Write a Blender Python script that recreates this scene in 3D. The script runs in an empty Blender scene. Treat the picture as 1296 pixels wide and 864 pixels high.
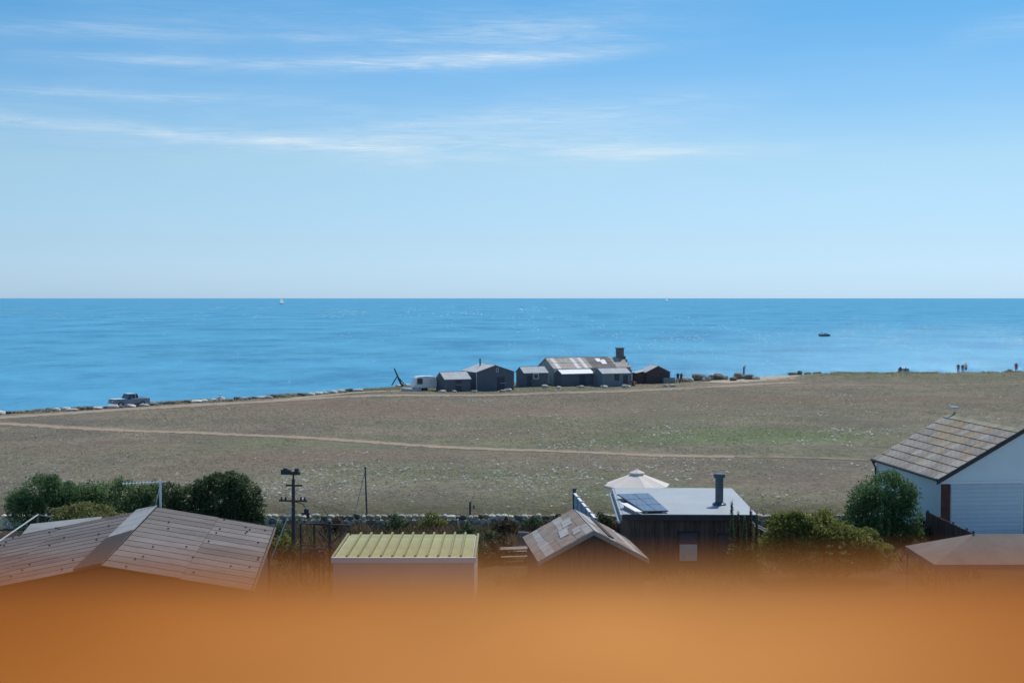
import bpy, bmesh, math, random
import numpy as np
from mathutils import Vector, Matrix, noise as mnoise
R = math.radians
random.seed(7)
scene = bpy.context.scene
COL = scene.collection

# ------------------------------------------------------------------ camera
CAM_Z = 13.8
FPX = 1800.0                       # 50 mm on a 36 mm sensor, in pixels of the 1296 px wide photograph
PITCH = math.atan(55 / FPX)
cam_d = bpy.data.cameras.new('camera')
cam = bpy.data.objects.new('camera', cam_d); COL.objects.link(cam)
cam.location = (0, 0, CAM_Z)
cam.rotation_euler = (R(90) - PITCH, 0, 0)
cam_d.lens = 50; cam_d.sensor_width = 36; cam_d.clip_start = 0.02; cam_d.clip_end = 120000
cam_d.dof.use_dof = True; cam_d.dof.focus_distance = 190; cam_d.dof.aperture_fstop = 3.3
scene.camera = cam

# ------------------------------------------------------------------ sky, sun, exposure
SUN_EL, SUN_AZ = R(52), R(25)      # azimuth measured from +Y (straight ahead) towards +X
world = bpy.data.worlds.new('World'); scene.world = world; world.use_nodes = True
wn, wl = world.node_tree.nodes, world.node_tree.links
wn.clear()
w_out = wn.new('ShaderNodeOutputWorld'); w_bg = wn.new('ShaderNodeBackground')
w_bg.inputs['Strength'].default_value = 0.112
sky = wn.new('ShaderNodeTexSky'); sky.sky_type = 'NISHITA'; sky.sun_disc = False
sky.sun_elevation = SUN_EL; sky.sun_rotation = SUN_AZ
sky.altitude = 0; sky.air_density = 1.0; sky.dust_density = 0.35; sky.ozone_density = 2.6
wl.new(w_bg.outputs[0], w_out.inputs['Surface'])

def wmath(op, a, b=None, c=None):
    n = wn.new('ShaderNodeMath'); n.operation = op
    for i, v in enumerate((a, b, c)):
        if v is None: continue
        if isinstance(v, (int, float)): n.inputs[i].default_value = v
        else: wl.new(v, n.inputs[i])
    return n.outputs[0]
w_tc = wn.new('ShaderNodeTexCoord'); w_sep = wn.new('ShaderNodeSeparateXYZ')
wl.new(w_tc.outputs['Generated'], w_sep.inputs[0])
dx, dy, dz = w_sep.outputs
AZ = wmath('ARCTAN2', dx, dy)
EL = wmath('ARCSINE', dz)
def wnoise(sx, sy, scale, detail, rough, dist=0.0, off=0.0):
    c = wn.new('ShaderNodeCombineXYZ')
    wl.new(wmath('MULTIPLY', AZ, sx), c.inputs[0]); wl.new(wmath('MULTIPLY', EL, sy), c.inputs[1]); c.inputs[2].default_value = off
    n = wn.new('ShaderNodeTexNoise'); n.inputs['Scale'].default_value = scale; n.inputs['Detail'].default_value = detail
    n.inputs['Roughness'].default_value = rough; n.inputs['Distortion'].default_value = dist
    wl.new(c.outputs[0], n.inputs['Vector']); return n.outputs[0]
n_wisp = wnoise(3, 26, 2.2, 7, 0.62, 0.7)
n_fine = wnoise(11, 170, 2.0, 8, 0.7, 1.2, 3.1)
n_big = wnoise(2.2, 7, 1.6, 4, 0.55, 0.3, 8.7)
wob = wmath('MULTIPLY', wmath('SUBTRACT', wnoise(5, 5, 2.0, 3, 0.5, 0, 5.5), 0.5), 0.012)
# long cirrus streaks: centre azimuth and elevation, slope, bend, half length, half thickness, strength
STREAKS = [(-0.32, 0.176, 0.02, 0.0, 0.11, 0.0050, 0.50), (-0.13, 0.159, 0.02, 0.14, 0.20, 0.0045, 0.62),
           (-0.02, 0.165, 0.05, 0.3, 0.11, 0.0055, 0.55), (0.0, 0.180, 0.10, 0.4, 0.09, 0.013, 0.50), (-0.11, 0.178, 0.0, 0.2, 0.05, 0.003, 0.4),
           (-0.235, 0.136, -0.012, 0.0, 0.11, 0.0028, 0.55), (-0.24, 0.112, -0.055, 0.0, 0.20, 0.0040, 0.66),
           (-0.06, 0.103, -0.03, 0.1, 0.15, 0.008, 0.55), (0.08, 0.101, 0.015, 0.05, 0.14, 0.0055, 0.62), (0.0, 0.108, 0.0, 0.0, 0.12, 0.016, 0.35),
           (0.06, 0.128, 0.09, 0.0, 0.10, 0.0075, 0.42), (0.285, 0.2105, -0.005, 0.1, 0.10, 0.0035, 0.75),
           (0.35, 0.180, 0.15, 0.0, 0.05, 0.008, 0.45), (-0.12, 0.115, 0.0, 0.0, 0.26, 0.026, 0.30),
           (-0.09, 0.187, 0.0, 0.0, 0.22, 0.018, 0.26), (0.62, 0.16, 0.05, 0.1, 0.20, 0.006, 0.5), (-0.68, 0.15, -0.04, 0.1, 0.20, 0.006, 0.5)]
cloud = None
for (a0, e0, sl, bend, hl, th, st) in STREAKS:
    da = wmath('SUBTRACT', AZ, a0)
    line = wmath('ADD', wmath('ADD', wmath('MULTIPLY', da, sl), wmath('MULTIPLY', wmath('MULTIPLY', da, da), bend)), wob)
    de = wmath('DIVIDE', wmath('SUBTRACT', wmath('SUBTRACT', EL, e0), line), th)
    g = wmath('EXPONENT', wmath('MULTIPLY', wmath('MULTIPLY', de, de), -1.0))
    q = wmath('DIVIDE', da, hl); q2 = wmath('MULTIPLY', q, q)
    e = wmath('EXPONENT', wmath('MULTIPLY', wmath('MULTIPLY', q2, q2), -1.0))
    m = wmath('MULTIPLY', wmath('MULTIPLY', g, e), st)
    cloud = m if cloud is None else wmath('ADD', cloud, m)
wisp = wn.new('ShaderNodeMapRange'); wl.new(n_wisp, wisp.inputs[0])
wisp.inputs[1].default_value = 0.30; wisp.inputs[2].default_value = 0.68; wisp.inputs[3].default_value = 0.12; wisp.inputs[4].default_value = 1.25
fine = wn.new('ShaderNodeMapRange'); wl.new(n_fine, fine.inputs[0])
fine.inputs[1].default_value = 0.3; fine.inputs[2].default_value = 0.7; fine.inputs[3].default_value = 0.25; fine.inputs[4].default_value = 1.35
veil = wn.new('ShaderNodeMapRange'); wl.new(wmath('MULTIPLY', n_big, n_wisp), veil.inputs[0])
veil.inputs[1].default_value = 0.22; veil.inputs[2].default_value = 0.48; veil.inputs[3].default_value = 0.0; veil.inputs[4].default_value = 0.09
cl = wmath('ADD', wmath('MULTIPLY', wmath('MULTIPLY', cloud, wisp.outputs[0]), fine.outputs[0]), veil.outputs[0])
cl = wmath('MINIMUM', wmath('MULTIPLY', cl, 0.52), 0.9)
# summer sea air: the sky's colour graded by height above the horizon, the same all the way round
w_ramp = wn.new('ShaderNodeValToRGB'); cr = w_ramp.color_ramp
wl.new(wmath('MULTIPLY', wmath('MAXIMUM', EL, 0.0), 2.5), w_ramp.inputs[0])
GRADE = [(0.003, (.53, .82, 1.43)), (0.0406, (.56, .755, 1.10)), (0.093, (.64, .80, .93)), (0.146, (.475, .74, .92)), (0.198, (.335, .695, .895)), (0.38, (.62, .85, .95))]
while len(cr.elements) < len(GRADE): cr.elements.new(0.5)
for el_, (e_, c_) in zip(cr.elements, GRADE): el_.position = e_ * 2.5; el_.color = (c_[0] / 2, c_[1] / 2, c_[2] / 2, 1)
w_tint = wn.new('ShaderNodeVectorMath'); w_tint.operation = 'MULTIPLY'
wl.new(sky.outputs[0], w_tint.inputs[0]); wl.new(w_ramp.outputs[0], w_tint.inputs[1])
w_two = wn.new('ShaderNodeVectorMath'); w_two.operation = 'SCALE'; w_two.inputs['Scale'].default_value = 2.0
wl.new(w_tint.outputs[0], w_two.inputs[0])
w_mix = wn.new('ShaderNodeMix'); w_mix.data_type = 'RGBA'
wl.new(cl, w_mix.inputs[0]); wl.new(w_two.outputs[0], w_mix.inputs[6]); w_mix.inputs[7].default_value = (6.6, 7.6, 8.3, 1)
wl.new(w_mix.outputs[2], w_bg.inputs['Color'])

s_dir = Vector((math.sin(SUN_AZ) * math.cos(SUN_EL), math.cos(SUN_AZ) * math.cos(SUN_EL), math.sin(SUN_EL)))
sun_d = bpy.data.lights.new('sun', 'SUN'); sun_d.energy = 3.1; sun_d.angle = R(0.5); sun_d.color = (1.0, 0.955, 0.88)
sun = bpy.data.objects.new('sun', sun_d); COL.objects.link(sun)
sun.rotation_euler = s_dir.to_track_quat('Z', 'Y').to_euler(); sun.location = (40, 160, 200)
scene.view_settings.view_transform = 'Standard'; scene.view_settings.look = 'None'
scene.view_settings.exposure = 0.0; scene.view_settings.gamma = 1.0
scene.render.engine = 'CYCLES'
scene.cycles.use_denoising = True
scene.cycles.max_bounces = 6; scene.cycles.transparent_max_bounces = 8
scene.cycles.sample_clamp_indirect = 6.0

# ------------------------------------------------------------------ helpers
def ray(px, py):
    u, v = px - 648, 432 - py
    c, s = math.cos(PITCH), math.sin(PITCH)
    return Vector((u, FPX * c + v * s, -FPX * s + v * c))
def G(px, py, z=0.0):
    """the point at height z that stands at this place of the photograph"""
    d = ray(px, py); t = (z - CAM_Z) / d.z
    return Vector((0, 0, CAM_Z)) + d * t
def D(px, py, Y):
    d = ray(px, py); return Vector((0, 0, CAM_Z)) + d * (Y / d.y)

class N:
    """tiny node-tree helper"""
    def __init__(s, name):
        s.m = bpy.data.materials.new(name); s.m.use_nodes = True
        s.t = s.m.node_tree; s.n = s.t.nodes; s.l = s.t.links
        s.b = s.n['Principled BSDF']; s.out = s.n['Material Output']
    def new(s, k, **kw):
        n = s.n.new(k)
        for a, v in kw.items(): setattr(n, a, v)
        return n
    def math(s, op, a, b=None):
        n = s.new('ShaderNodeMath', operation=op)
        for i, v in enumerate((a, b)):
            if v is None: continue
            if isinstance(v, (int, float)): n.inputs[i].default_value = v
            else: s.l.new(v, n.inputs[i])
        return n.outputs[0]
    def noise(s, scale, detail=4, rough=0.55, coord='Object', stretch=None, dist=0.0, off=None):
        tc = s.new('ShaderNodeTexCoord')
        src = tc.outputs['Object']
        if coord == 'World':
            src = s.new('ShaderNodeNewGeometry').outputs['Position']
        if stretch:
            mp = s.new('ShaderNodeMapping'); mp.inputs['Scale'].default_value = stretch; mp.inputs['Location'].default_value = off or (0, 0, 0)
            s.l.new(src, mp.inputs[0]); src = mp.outputs[0]
        n = s.new('ShaderNodeTexNoise'); n.inputs['Scale'].default_value = scale; n.inputs['Detail'].default_value = detail
        n.inputs['Roughness'].default_value = rough; n.inputs['Distortion'].default_value = dist
        s.l.new(src, n.inputs['Vector']); return n.outputs[0]
    def mapr(s, v, a, b, c, d):
        n = s.new('ShaderNodeMapRange'); s.l.new(v, n.inputs[0])
        for i, x in enumerate((a, b, c, d)): n.inputs[i + 1].default_value = x
        return n.outputs[0]
    def mix(s, f, a, b, mode='MIX'):
        n = s.new('ShaderNodeMix', data_type='RGBA', blend_type=mode)
        for i, v in ((0, f), (6, a), (7, b)):
            if isinstance(v, (int, float)): n.inputs[i].default_value = v
            elif isinstance(v, tuple): n.inputs[i].default_value = (*v[:3], 1)
            else: s.l.new(v, n.inputs[i])
        return n.outputs[2]
    def bump(s, h, strength, dist):
        n = s.new('ShaderNodeBump'); n.inputs['Strength'].default_value = strength; n.inputs['Distance'].default_value = dist
        s.l.new(h, n.inputs['Height']); s.l.new(n.outputs[0], s.b.inputs['Normal'])

def mat(name, col, rough=0.85, var=0.25, scale=3.0, col2=None, amt2=0.5, rnd=0.0, bump=0.0, bscale=None, metal=0.0, stretch=None, spec=0.3):
    k = N(name); c = tuple(min(.86, x * 1.25) for x in col); col2 = tuple(min(.86, x * 1.25) for x in col2) if col2 else None
    f = k.noise(scale, 5, 0.6, stretch=stretch)
    v = k.mapr(f, 0.25, 0.75, 1 - var, 1 + var)
    base = c
    if col2:
        g = k.noise(scale * 0.37 + 0.1, 6, 0.65, dist=0.4, stretch=stretch)
        base = k.mix(k.math('MULTIPLY', k.mapr(g, 0.45, 0.62, 0, 1), amt2), c, tuple(col2))
    col_out = k.mix(1.0, base, k.mix(1.0, (1, 1, 1), v, 'MULTIPLY') if False else v, 'MULTIPLY')
    if rnd:
        oi = k.new('ShaderNodeObjectInfo')
        col_out = k.mix(1.0, col_out, k.mapr(oi.outputs['Random'], 0, 1, 1 - rnd, 1 + rnd), 'MULTIPLY')
    k.l.new(col_out, k.b.inputs['Base Color'])
    k.b.inputs['Roughness'].default_value = rough; k.b.inputs['Metallic'].default_value = metal
    k.b.inputs['Specular IOR Level'].default_value = spec
    if bump:
        k.bump(k.noise(bscale or scale * 6, 4, 0.6, stretch=stretch), bump, 0.02)
    return k.m

class MB:
    def __init__(s): s.v, s.f, s.mi, s.c = [], [], [], 0
    def add(s, vs, fs):
        o = len(s.v); s.v += [tuple(v) for v in vs]
        for f in fs: s.f.append(tuple(i + o for i in f)); s.mi.append(s.c)
        return s
    def box(s, x0, x1, y0, y1, z0, z1, M=None):
        vs = [Vector(p) for p in ((x0,y0,z0),(x1,y0,z0),(x1,y1,z0),(x0,y1,z0),(x0,y0,z1),(x1,y0,z1),(x1,y1,z1),(x0,y1,z1))]
        if M is not None: vs = [M @ v for v in vs]
        return s.add(vs, ((3,2,1,0),(4,5,6,7),(0,1,5,4),(1,2,6,5),(2,3,7,6),(3,0,4,7)))
    def hexa(s, bot, top):
        """eight corners: four below, four above, same order round"""
        return s.add(list(bot) + list(top), ((3,2,1,0),(4,5,6,7),(0,1,5,4),(1,2,6,5),(2,3,7,6),(3,0,4,7)))
    def prism(s, poly, a, b):
        """poly: list of 3D points, extruded from offset vector a to b"""
        n = len(poly); A = [Vector(p) + Vector(a) for p in poly]; B = [Vector(p) + Vector(b) for p in poly]
        return s.add(A + B, [tuple(reversed(range(n))), tuple(range(n, 2*n))] + [(i, (i+1) % n, n + (i+1) % n, n + i) for i in range(n)])
    def tube(s, pts, rad, n=8):
        pts = [Vector(p) for p in pts]; rads = rad if isinstance(rad, (list, tuple)) else [rad] * len(pts)
        o = len(s.v); vs = []
        for i, p in enumerate(pts):
            t = (pts[min(i+1, len(pts)-1)] - pts[max(i-1, 0)]).normalized()
            a = t.orthogonal().normalized() if abs(t.z) > 0.95 else t.cross(Vector((0,0,1))).normalized()
            b = t.cross(a)
            for k in range(n):
                an = 2 * math.pi * k / n
                vs.append(p + (a * math.cos(an) + b * math.sin(an)) * rads[i])
        fs = []
        for i in range(len(pts) - 1):
            for k in range(n):
                fs.append((i*n + k, i*n + (k+1) % n, (i+1)*n + (k+1) % n, (i+1)*n + k))
        fs.append(tuple(reversed(range(n)))); fs.append(tuple(range((len(pts)-1)*n, len(pts)*n)))
        return s.add(vs, fs)
    def lathe(s, prof, n=16, c=(0,0,0)):
        vs = []
        for (r, z) in prof:
            for k in range(n):
                a = 2*math.pi*k/n; vs.append((c[0] + r*math.cos(a), c[1] + r*math.sin(a), c[2] + z))
        fs = [(i*n+k, i*n+(k+1)%n, (i+1)*n+(k+1)%n, (i+1)*n+k) for i in range(len(prof)-1) for k in range(n)]
        fs += [tuple(reversed(range(n))), tuple(range((len(prof)-1)*n, len(prof)*n))]
        return s.add(vs, fs)
    def ball(s, c, r, n=10, m=7):
        c = Vector(c); r = r if isinstance(r, (tuple, list)) else (r, r, r); vs = [c + Vector((0,0,-r[2]))]
        for i in range(1, m):
            t = math.pi * i / m - math.pi/2
            for k in range(n):
                a = 2*math.pi*k/n; vs.append(c + Vector((r[0]*math.cos(t)*math.cos(a), r[1]*math.cos(t)*math.sin(a), r[2]*math.sin(t))))
        vs.append(c + Vector((0,0,r[2]))); L = len(vs) - 1
        fs = [(0, 1+(k+1)%n, 1+k) for k in range(n)]
        for i in range(m-2):
            for k in range(n): fs.append((1+i*n+k, 1+i*n+(k+1)%n, 1+(i+1)*n+(k+1)%n, 1+(i+1)*n+k))
        fs += [(L, 1+(m-2)*n+k, 1+(m-2)*n+(k+1)%n) for k in range(n)]
        return s.add(vs, fs)
    def mesh(s, name, mats, smooth=False):
        me = bpy.data.meshes.new(name); me.from_pydata(s.v, [], s.f)
        for m in (mats if isinstance(mats, (list, tuple)) else [mats]): me.materials.append(m)
        if max(s.mi, default=0) > 0: me.polygons.foreach_set('material_index', s.mi)
        if smooth: me.polygons.foreach_set('use_smooth', [True] * len(me.polygons))
        me.update(); return me
    def build(s, name, mats, parent=None, smooth=False, bevel=0.0):
        o = bpy.data.objects.new(name, s.mesh(name, mats, smooth)); COL.objects.link(o)
        if parent: o.parent = parent
        if bevel:
            b = o.modifiers.new('bevel', 'BEVEL'); b.width = bevel; b.segments = 2; b.limit_method = 'ANGLE'
        return o

def tag(o, label=None, cat=None, group=None, kind=None):
    if label: o['label'] = label
    if cat: o['category'] = cat
    if group: o['group'] = group
    if kind: o['kind'] = kind
    return o
def thing(name, loc, rz, label, cat, group=None):
    o = bpy.data.objects.new(name, None); COL.objects.link(o); o.empty_display_size = 0.3
    o.location = loc; o.rotation_euler = (0, 0, rz); return tag(o, label, cat, group)
def inst(name, me, parent, loc, rot=(0,0,0), scale=(1,1,1)):
    o = bpy.data.objects.new(name, me); COL.objects.link(o); o.parent = parent
    o.location = loc; o.rotation_euler = rot; o.scale = scale; return o

# ------------------------------------------------------------------ materials
M = {}
M['black_wall'] = mat('black_tarred_boards', (0.108, 0.122, 0.146), 0.75, 0.25, 2.0, (0.12, 0.135, 0.16), 0.5, stretch=(6, 6, 0.4))
M['slate_blue_wall'] = mat('grey_blue_boards', (0.17, 0.20, 0.235), 0.8, 0.25, 2.0, stretch=(6, 6, 0.4))
M['felt_pale'] = mat('pale_felt_roof', (0.44, 0.46, 0.47), 0.8, 0.15, 1.5, (0.36, 0.37, 0.37), 0.6)
M['felt_bright'] = mat('bright_sheet_roof', (0.66, 0.68, 0.68), 0.55, 0.12, 1.2)
M['stone'] = mat('limestone', (0.50, 0.445, 0.37), 0.95, 0.35, 2.2, (0.30, 0.265, 0.22), 0.6, rnd=0.38, bump=0.5, bscale=9)
M['stone_pale'] = mat('pale_limestone', (0.58, 0.55, 0.49), 0.95, 0.25, 2.0, (0.40, 0.38, 0.33), 0.5, rnd=0.2, bump=0.5)
M['stone_dark'] = mat('lichened_rock', (0.20, 0.19, 0.165), 0.95, 0.4, 2.0, (0.09, 0.09, 0.06), 0.7, rnd=0.3, bump=0.5)
M['rubble_wall'] = mat('rubble_masonry', (0.34, 0.325, 0.30), 0.95, 0.45, 3.0, (0.15, 0.14, 0.13), 0.6, bump=0.6)
M['rubble_dark'] = mat('sooty_masonry', (0.15, 0.145, 0.14), 0.95, 0.4, 3.0, (0.09, 0.085, 0.08), 0.6, bump=0.6)
M['white'] = mat('white_paint', (0.78, 0.78, 0.76), 0.6, 0.06, 0.8)
M['white_wall'] = mat('white_render', (0.60, 0.69, 0.74), 0.85, 0.05, 0.7, bump=0.15, bscale=20)
M['black_trim'] = mat('black_trim', (0.045, 0.048, 0.055), 0.5, 0.2, 3)
M['dark_metal'] = mat('dark_metal', (0.055, 0.062, 0.07), 0.5, 0.2, 4, metal=0.2)
M['flue'] = mat('blue_grey_flue', (0.075, 0.095, 0.115), 0.4, 0.2, 4, metal=0.3)
M['steel'] = mat('galvanised', (0.42, 0.44, 0.46), 0.45, 0.15, 6, metal=0.6)
M['glass'] = mat('window_glass', (0.05, 0.07, 0.09), 0.08, 0.1, 1, spec=0.6)
M['wood_grey'] = mat('weathered_timber', (0.26, 0.23, 0.19), 0.9, 0.25, 3, (0.17, 0.15, 0.12), 0.6, stretch=(1, 1, 8))
M['wood_brown'] = mat('brown_stained_boards', (0.12, 0.085, 0.07), 0.8, 0.3, 2.5, (0.06, 0.038, 0.028), 0.6, stretch=(5, 5, 0.5), rnd=0.2)
M['pole'] = mat('pole_timber', (0.085, 0.078, 0.074), 0.85, 0.25, 3)
M['wood_dark'] = mat('dark_timber', (0.05, 0.042, 0.035), 0.85, 0.3, 3)

# ------------------------------------------------------------------ land, sea
COAST = [(-600, -260), (-300, -60), (-200, 38), (-120, 112), (-61, 170), (-45, 187), (-28, 207), (-16, 221), (0, 231), (14, 236),
         (27, 238), (38, 244), (49, 249), (62, 252), (80, 255), (96, 257), (150, 268), (300, 290), (600, 310)]
CX, CY = [c[0] for c in COAST], [c[1] for c in COAST]
def coast(x):
    b = float(np.interp(x, CX, CY))
    return b + 1.3 * mnoise.noise((x * 0.16, 3.3, 0)) + 0.6 * mnoise.noise((x * 0.55, 9.1, 0))
def height(x, y):
    f = min(1.0, max(0.0, (y - 92) / 25))
    h = f * (0.22 * mnoise.noise((x * 0.035, y * 0.035, 1.7)) + 0.07 * mnoise.noise((x * 0.14, y * 0.14, 4.2)))
    k = min(1.0, max(0.0, (x - 44) / 8))
    if k > 0:
        q = (y - (float(np.interp(x, CX, CY)) - 5.5)) / 4.5
        h += k * 0.75 * math.exp(-q * q) * (0.8 + 0.4 * mnoise.noise((x * 0.2, y * 0.1, 7)))
    return h
SAND_C = G(988, 479)
def gauss(x, y, cx, cy, sx, sy): return math.exp(-((x-cx)/sx)**2 - ((y-cy)/sy)**2)
GREEN = [(G(900, 550), 13, 8, 1.0), (G(985, 556), 10, 5, 0.9), (G(600, 560), 16, 7, .45), (G(760, 530), 18, 7, .5), (G(440, 600), 12, 7, .4), (G(700, 600), 10, 6, 0.3), (G(560, 645), 16, 5, 0.35), (G(1040, 575), 8, 4, 0.5),
         (G(230, 575), 9, 6, 0.3), (G(830, 625), 9, 6, 0.5), (G(1080, 479), 22, 5, 0.55), (G(500, 491), 14, 4, 0.7), (G(880, 482), 7, 3, 0.6), (G(750, 491), 22, 3, 0.6), (G(350, 560), 8, 5, 0.35)]
TAN = [(G(620, 525), 16, 9, 0.5), (G(560, 512), 30, 6, 0.45), (G(900, 488), 22, 5, 0.7), (G(960, 482), 12, 4, 0.8), (G(240, 522), 26, 6, 0.45), (G(1130, 490), 30, 7, 0.35), (G(680, 575), 14, 5, 0.25)]
RUDDY = [(G(340, 585), 9, 7, .8), (G(470, 574), 16, 5, .75), (G(560, 520), 26, 10, .9), (G(400, 512), 22, 7, .8), (G(880, 503), 24, 9, .7), (G(640, 548), 14, 6, .5), (G(1150, 505), 30, 10, .6), (G(90, 560), 14, 9, .5), (G(760, 590), 8, 4, .5), (G(1020, 610), 9, 6, .5), (G(180, 605), 7, 5, .5)]
def masks(x, y):
    g = sum(w * gauss(x, y, c.x, c.y, sx, sy) for c, sx, sy, w in GREEN)
    t = sum(w * gauss(x, y, c.x, c.y, sx, sy) for c, sx, sy, w in TAN)
    r = sum(w * gauss(x, y, c.x, c.y, sx, sy) for c, sx, sy, w in RUDDY)
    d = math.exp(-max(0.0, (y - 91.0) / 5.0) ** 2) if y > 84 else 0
    return min(1, g), min(1, t), d, min(1, r)
def fine_axis(a, b, step, far_a, far_b):
    v = list(np.arange(a, b + 0.01, step)); s = step; x = a
    while x > far_a: s *= 1.35; x -= s; v.insert(0, x)
    s = step; x = b
    while x < far_b: s *= 1.35; x += s; v.append(x)
    return v
xs = fine_axis(-105, 120, 1.5, -590, 590)
ts = list(np.linspace(0, 1, 130))
verts, faces, cols = [], [], []
for x in xs:
    yc = coast(x); y0 = min(-60, yc - 40)
    colm = [y0 + (yc - y0) * (t ** 0.75) for t in ts]
    for y in colm:
        e = max(0.0, min(1.0, (yc - y) / 2.0))
        verts.append((x, y, height(x, y) * e)); cols.append(masks(x, y))
    for (dy, z) in ((0.35, -0.6), (0.9, -1.9), (2.4, -2.3), (3.0, -4.2), (7.0, -4.6), (9.0, -7.5)):
        verts.append((x, yc + dy + 0.5 * mnoise.noise((x * 0.7, dy, 0)), z)); cols.append((0, 1, 0, 0))
nr = len(ts) + 6
for i in range(len(xs) - 1):
    for j in range(nr - 1):
        a = i * nr + j; faces.append((a, a + nr, a + nr + 1, a + 1))
me = bpy.data.meshes.new('ground'); me.from_pydata(verts, [], faces)
me.polygons.foreach_set('use_smooth', [True] * len(me.polygons))
at = me.attributes.new('tint', 'FLOAT_COLOR', 'POINT')
at.data.foreach_set('color', [v for q in cols for v in q])
k = N('dry_heath_turf')
att = k.new('ShaderNodeAttribute', attribute_name='tint'); sp = k.new('ShaderNodeSeparateColor'); k.l.new(att.outputs['Color'], sp.inputs[0])
n1 = k.noise(0.09, 6, 0.62, 'World', dist=0.6); n2 = k.noise(0.55, 6, 0.65, 'World'); n3 = k.noise(3.2, 5, 0.7, 'World')
c = k.mix(k.mapr(n1, 0.40, 0.60, 0, 1), (0.190, 0.166, 0.135), (0.275, 0.236, 0.175))
c = k.mix(k.mapr(k.noise(0.03, 5, 0.6, 'World'), 0.46, 0.62, 0, 0.65), c, (0.188, 0.196, 0.128))
c = k.mix(k.mapr(k.noise(0.22, 5, 0.65, 'World', dist=0.8), 0.52, 0.66, 0, 0.55), c, (0.155, 0.138, 0.122))
c = k.mix(k.mapr(n2, 0.47, 0.68, 0, 0.55), c, (0.190, 0.195, 0.135))
c = k.mix(k.math('MULTIPLY', k.mapr(n2, 0.36, 0.60, 0.25, 1.0), sp.outputs[0]), c, (0.170, 0.220, 0.105))
c = k.mix(k.math('MULTIPLY', k.mapr(n2, 0.30, 0.62, 0.2, 1.0), sp.outputs[1]), c, (0.35, 0.27, 0.205))
c = k.mix(k.math('MULTIPLY', k.mapr(n2, 0.32, 0.60, 0.35, 1.0), att.outputs['Alpha']), c, (0.235, 0.172, 0.132))
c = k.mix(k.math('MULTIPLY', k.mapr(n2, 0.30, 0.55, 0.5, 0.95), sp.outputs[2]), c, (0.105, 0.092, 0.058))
c = k.mix(k.mapr(k.noise(1.1, 5, 0.7, 'World', dist=0.5), 0.63, 0.75, 0, 0.6), c, (0.33, 0.29, 0.22))
c = k.mix(1.0, c, k.mapr(n3, 0.25, 0.75, 0.48, 1.55), 'MULTIPLY')
c = k.mix(1.0, c, k.mapr(k.noise(0.9, 5, 0.7, 'World', dist=0.6), 0.3, 0.7, 0.78, 1.2), 'MULTIPLY')
k.l.new(c, k.b.inputs['Base Color']); k.b.inputs['Roughness'].default_value = 1.0; k.b.inputs['Specular IOR Level'].default_value = 0.05
k.bump(k.noise(2.2, 6, 0.7, 'World'), 0.7, 0.25)
me.materials.append(k.m)
ground = bpy.data.objects.new('ground', me); COL.objects.link(ground); tag(ground, kind='structure')

# sea
SEA_Z = -5.0
k = N('sea_water')
w1 = k.noise(0.05, 4, 0.55, 'World'); w2 = k.noise(0.25, 5, 0.6, 'World', (0.6, 1, 1)); w3 = k.noise(1.3, 4, 0.65, 'World', (0.6, 1, 1))
hgt = k.math('ADD', k.math('ADD', k.math('MULTIPLY', w1, 2.0), k.math('MULTIPLY', w2, 1.2)), k.math('MULTIPLY', w3, 0.42))
k.bump(hgt, 1.0, 0.7)
b1 = k.noise(0.0035, 5, 0.6, 'World', (0.25, 1, 1)); b2 = k.noise(0.016, 14, 0.84, 'World', (1.0, 0.6, 1))
c = k.mix(k.mapr(b1, 0.36, 0.64, 0, 1), (0.085, 0.350, 0.560), (0.105, 0.375, 0.580))
c = k.mix(k.mapr(b2, 0.50, 0.40, 0, 1.0), c, (0.055, 0.245, 0.430))
c = k.mix(k.mapr(b2, 0.50, 0.62, 0, 0.90), c, (0.130, 0.460, 0.690))
df = k.new('ShaderNodeBsdfDiffuse'); gl_ = k.new('ShaderNodeBsdfGlossy'); mx_ = k.new('ShaderNodeMixShader')
k.l.new(c, df.inputs['Color']); gl_.inputs['Color'].default_value = (0.66, 0.92, 1.0, 1); gl_.inputs['Roughness'].default_value = 0.10
bn = [n_ for n_ in k.n if n_.type == 'BUMP'][0]; k.l.new(bn.outputs[0], gl_.inputs['Normal'])
mx_.inputs[0].default_value = 0.17; k.l.new(df.outputs[0], mx_.inputs[1]); k.l.new(gl_.outputs[0], mx_.inputs[2]); k.l.new(mx_.outputs[0], k.out.inputs['Surface'])
S = 70000
sea = MB().add([(-S, -400, SEA_Z), (S, -400, SEA_Z), (S, S, SEA_Z), (-S, S, SEA_Z)], [(0, 1, 2, 3)]).build('sea', k.m)
tag(sea, kind='structure')
# sun glints on the water, painted as pale flat flecks
rg = np.random.default_rng(8); fm = MB(); placed = 0
while placed < 1300:
    u = rg.random()
    if u < .45: px_, py_ = rg.uniform(-60, 700), rg.normal(396, 5)
    elif u < .9: px_, py_ = rg.uniform(640, 1360), rg.normal(424, 12)
    else: px_, py_ = rg.uniform(-60, 1360), rg.uniform(389, 465)
    if py_ < 387 or mnoise.noise((px_ * .02, py_ * .12, 3)) < -.05 + .3 * rg.random(): continue
    p = G(px_, py_, SEA_Z); sc_ = p.y / 700; w = rg.uniform(.2, .55) * sc_; l_ = rg.uniform(1.6, 4.0) * sc_ * sc_
    vs_ = [(p.x + w * math.cos(q * math.pi / 3) * rg.uniform(.7, 1.2), p.y + l_ * math.sin(q * math.pi / 3) * rg.uniform(.7, 1.2), SEA_Z + .04) for q in range(6)]
    fm.add(vs_, [(0, 1, 2, 3, 4, 5)]); placed += 1
glint = fm.build('sun_glints', mat('glint', (.34, .54, .64), .9, .25, .02)); tag(glint, 'small pale painted sun glints scattered over the sea', 'glint', kind='stuff')

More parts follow.
